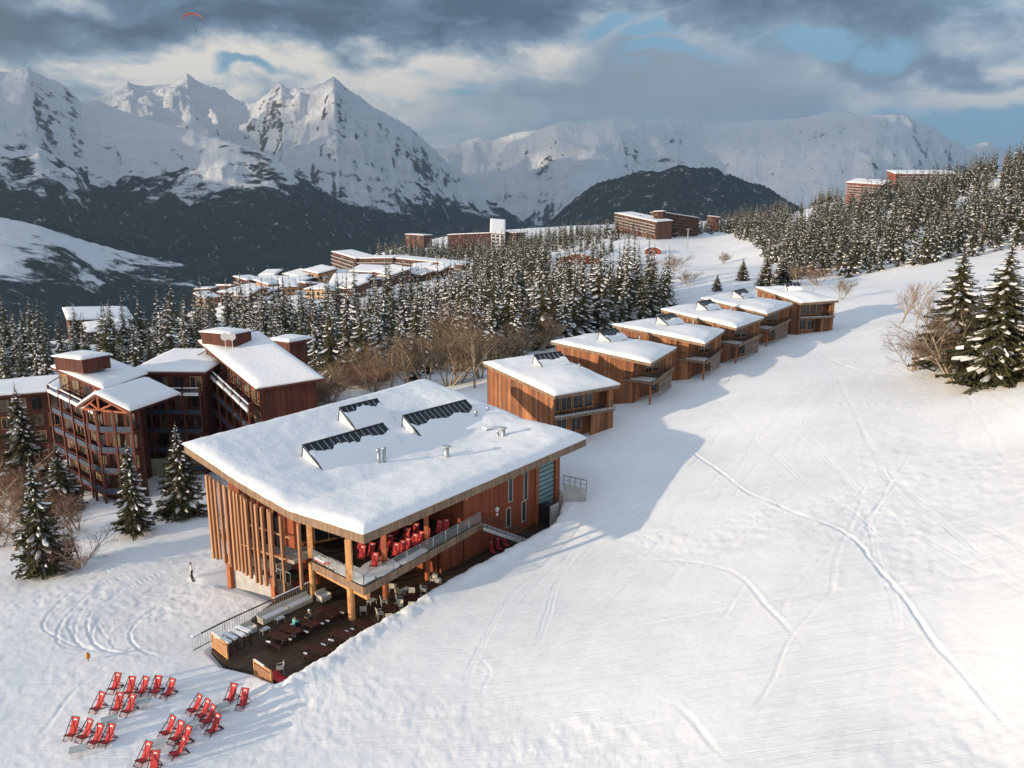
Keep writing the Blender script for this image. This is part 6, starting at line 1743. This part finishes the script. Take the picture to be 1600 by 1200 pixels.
    # round roofed red lodges on the snowfield
    def vault(name, label, c, W, D, H, rise, rz, wm):
        t = thing(name, label, 'building', c, rz); b = MB(); n = 14
        fr = [(-W / 2 + W * i / n, H + rise * math.sin(math.pi * i / n)) for i in range(n + 1)]
        for y, flip in ((-D / 2, 1), (D / 2, -1)):
            for (x0, z0), (x1, z1) in zip(fr[:-1], fr[1:]):
                f = [(x0, y, -3), (x1, y, -3), (x1, y, z1 - .05), (x0, y, z0 - .05)]; b.face(f[::flip])
        b.face([(-W / 2, D / 2, -3), (-W / 2, -D / 2, -3), (-W / 2, -D / 2, H), (-W / 2, D / 2, H)]); b.face([(W / 2, -D / 2, -3), (W / 2, D / 2, -3), (W / 2, D / 2, H), (W / 2, -D / 2, H)]); b.build('wall', wm, t)
        r = MB(); o = 1.0; ov = W * .03
        fr2 = [(x * (1 + .06), z) for x, z in fr]
        for (x0, z0), (x1, z1) in zip(fr2[:-1], fr2[1:]): r.face([(x0, -D / 2 - o, z0), (x1, -D / 2 - o, z1), (x1, D / 2 + o, z1), (x0, D / 2 + o, z0)])
        rf = r.build('roof', M_RPOST, t); s = MB()
        for (x0, z0), (x1, z1) in zip(fr2[:-1], fr2[1:]):
            s.face([(x0, -D / 2 - o, z0 + .5), (x1, -D / 2 - o, z1 + .5), (x1, D / 2 + o, z1 + .5), (x0, D / 2 + o, z0 + .5)]); s.face([(x0, -D / 2 - o, z0 + .02), (x1, -D / 2 - o, z1 + .02), (x1, -D / 2 - o, z1 + .5), (x0, -D / 2 - o, z0 + .5)])
        for sx, (x, z) in ((-1, fr2[0]), (1, fr2[-1])): f = [(x, -D / 2 - o, z), (x, D / 2 + o, z), (x, D / 2 + o, z + .5), (x, -D / 2 - o, z + .5)]; s.face(f if sx > 0 else f[::-1])
        s.build('roof_snow', M_RSNOW, rf, smooth=False)
        for k in range(max(1, int(W / 5))): g = MB(); g.box((-W / 2 + W * (k + 1) / (int(W / 5) + 1), -D / 2 - .05, H * .45), (1.2, .12, 1.5)); g.build('window', M_GLASS, t)
    h = hit(905, 412); vault('red_lodge', 'wide red lodge under a curved snowy roof on the edge of the snowfield', h, 26, 14, 3.2, 3.0, R(-12), M_REDW)
    h = hit(1020, 396); vault('red_hut', 'small red hut with curved snowy roof alone on the snowfield', h, 10.5, 7, 2.6, 1.8, R(-6), M_REDW)
    h = hit(1074, 388); t = thing('lift_pylon', 'grey lift pylon standing on the snowfield right of the small red hut', 'pylon', h); b = MB(); b.tube([(0, 0, -1), (0, 0, 14)], [.45, .3], 8); b.build('mast', M_STEEL, t); b = MB(); b.bar((-2, 0, 13.6), (2, 0, 13.6), .3, .4); b.build('crossarm', M_STEEL, t)
far_buildings()

# ---------------------------------------------------------------- trees one can tell apart
def special_trees():
    N = SPR_NEAR
    for i, (px, py, pt, sq, lb) in enumerate([
        (70, 897, 714, .85, 'snow clumped spruce at the left edge above the slope, foremost of the left trees'), (213, 835, 686, .72, 'lone narrow spruce on the snowbank left of the clubhouse'),
        (287, 805, 660, .88, 'spruce closest to the clubhouse slats on the snowbank'), (45, 765, 603, 1.0, 'tall frosted spruce in front of the low left wing of the residence'),
        (100, 800, 690, 1.05, 'dark shaded broad spruce behind the foremost left tree'), (404, 668, 606, 1.0, 'small snowy spruce whose tip shows before the right residence wing'),
        (350, 690, 640, 1.1, 'spruce tip just above the clubhouse roof at the left'), (1484, 583, 380, 1.0, 'tall snowy spruce left of the pair on the right slope'),
        (1553, 598, 374, 1.12, 'tallest snowy spruce with bare orange trunk, right of the pair on the right slope'), (1622, 590, 420, 1.2, 'spruce cut by the right edge of the picture'),
        (1120, 455, 428, 1.2, 'tiny lone spruce on the snow above the third hut'), (1160, 438, 403, 1.1, 'small lone spruce left of the right hand forest'),
        (1196, 449, 396, 1.2, 'snowy spruce behind the last hut, left one'), (1222, 444, 392, 1.2, 'snowy spruce behind the last hut, right one'), (1240, 436, 398, 1.1, 'spruce at the forest edge behind the last hut')]):
        plant_px(N[i % 3], px, py, pt, SPR_H, lb, None, sq)
    Bt = BARE
    for px, py, pt, k, sq, lb in [
        (1494, 597, 462, 2, 1.5, 'pale many stemmed birch in front of the two tall spruces'), (1406, 505, 425, 3, 1.0, 'slender reddish birch, leftmost at the right slope'), (1430, 512, 415, 0, 1.0, 'pale slender birch beside the reddish one on the right slope'),
        (1425, 580, 490, 4, 1.1, 'red brown leafless bush left of the many stemmed birch'), (1458, 560, 440, 1, 1.0, 'thin bare tree before the left tall spruce'), (1313, 468, 424, 1, 1.3, 'bare bushy tree just beyond the last hut'),
        (1278, 446, 400, 4, 1.2, 'brown leafless tree behind the last hut roof'), (1250, 446, 405, 1, 1.2, 'grey brown bare tree at the forest edge behind the huts'), (1075, 445, 415, 4, 1.5, 'bare bush on the snow above the fourth hut'),
        (1056, 424, 388, 4, 1.3, 'reddish leafless shrubs in the middle of the snowfield'), (1130, 412, 390, 2, 1.3, 'frosted shrub right of the reddish shrubs on the snowfield'), (125, 885, 800, 4, 1.3, 'red twigged bush right of the foremost left spruce'),
        (100, 880, 825, 3, 1.2, 'brown bush behind the foremost left spruce'), (20, 860, 740, 3, 1.3, 'dark leafless tree at the left edge'), (5, 800, 690, 4, 1.4, 'dark tangled bush at the left edge below the residence')]:
        plant_px(Bt[k], px, py, pt, 9.0 * .98, lb, None, sq)
    # the bare wood between the clubhouse and the spruces
    g = 'bare tan trees between the clubhouse and the spruces'
    for px, py, pt, k in [(585, 604, 512, 1), (612, 606, 498, 0), (640, 604, 520, 2), (668, 600, 492, 1), (700, 604, 505, 2), (716, 598, 480, 1), (742, 606, 470, 0), (752, 590, 480, 2), (775, 575, 500, 1), (800, 565, 492, 2), (822, 556, 486, 1), (845, 548, 480, 2), (690, 570, 470, 1), (860, 530, 460, 1), (560, 600, 530, 2), (650, 585, 505, 1), (730, 570, 455, 2), (765, 560, 450, 1), (520, 596, 540, 2), (800, 530, 440, 1), (835, 520, 432, 4)]:
        plant_px(Bt[k], px, py, pt, 9.0, 'leafless tan tree in the strip between the clubhouse roof and the spruce belt', g, 1.25)
    g = 'brown thicket beside the residence'
    for i in range(26):
        px = 420 + 165 * rng.random(); py = 655 - (px - 420) * .30 + rng.uniform(-12, 10); hgt = rng.uniform(38, 62)
        plant_px(Bt[rng.choice([2, 4, 2, 4])], px, py, py - hgt, 9.0, 'leafless brown bush in the thicket between the residence end wall and the clubhouse roof', g, 1.35)
    g = 'dark bushes at the left edge'
    for i in range(16):
        px, py = rng.uniform(-20, 125), rng.uniform(770, 868); py = min(py, 872 - max(0, px) * .35)
        plant_px(Bt[rng.choice([3, 4, 3])], px, py, py - rng.uniform(45, 75), 9.0, 'dark leafless bush in the tangle at the left edge behind the foremost spruce', g, 1.5)
    g = 'brown larches among the spruces'
    for px, py, pt in [(838, 440, 395), (850, 455, 405), (812, 460, 410), (770, 480, 430), (1560, 345, 305), (1530, 380, 335), (1210, 380, 350), (1590, 370, 330), (640, 430, 408), (675, 440, 410)]:
        plant_px(Bt[0], px, py, pt, 9.0, 'brown leafless larch standing out of the dark spruces', g, 1.1)
special_trees()
# anything left parked is a prototype that was never planted
for pr in SPR_NEAR + SPR_MID + BARE:
    if id(pr) not in USED:
        for c in list(pr.children): bpy.data.objects.remove(c)
        bpy.data.objects.remove(pr)
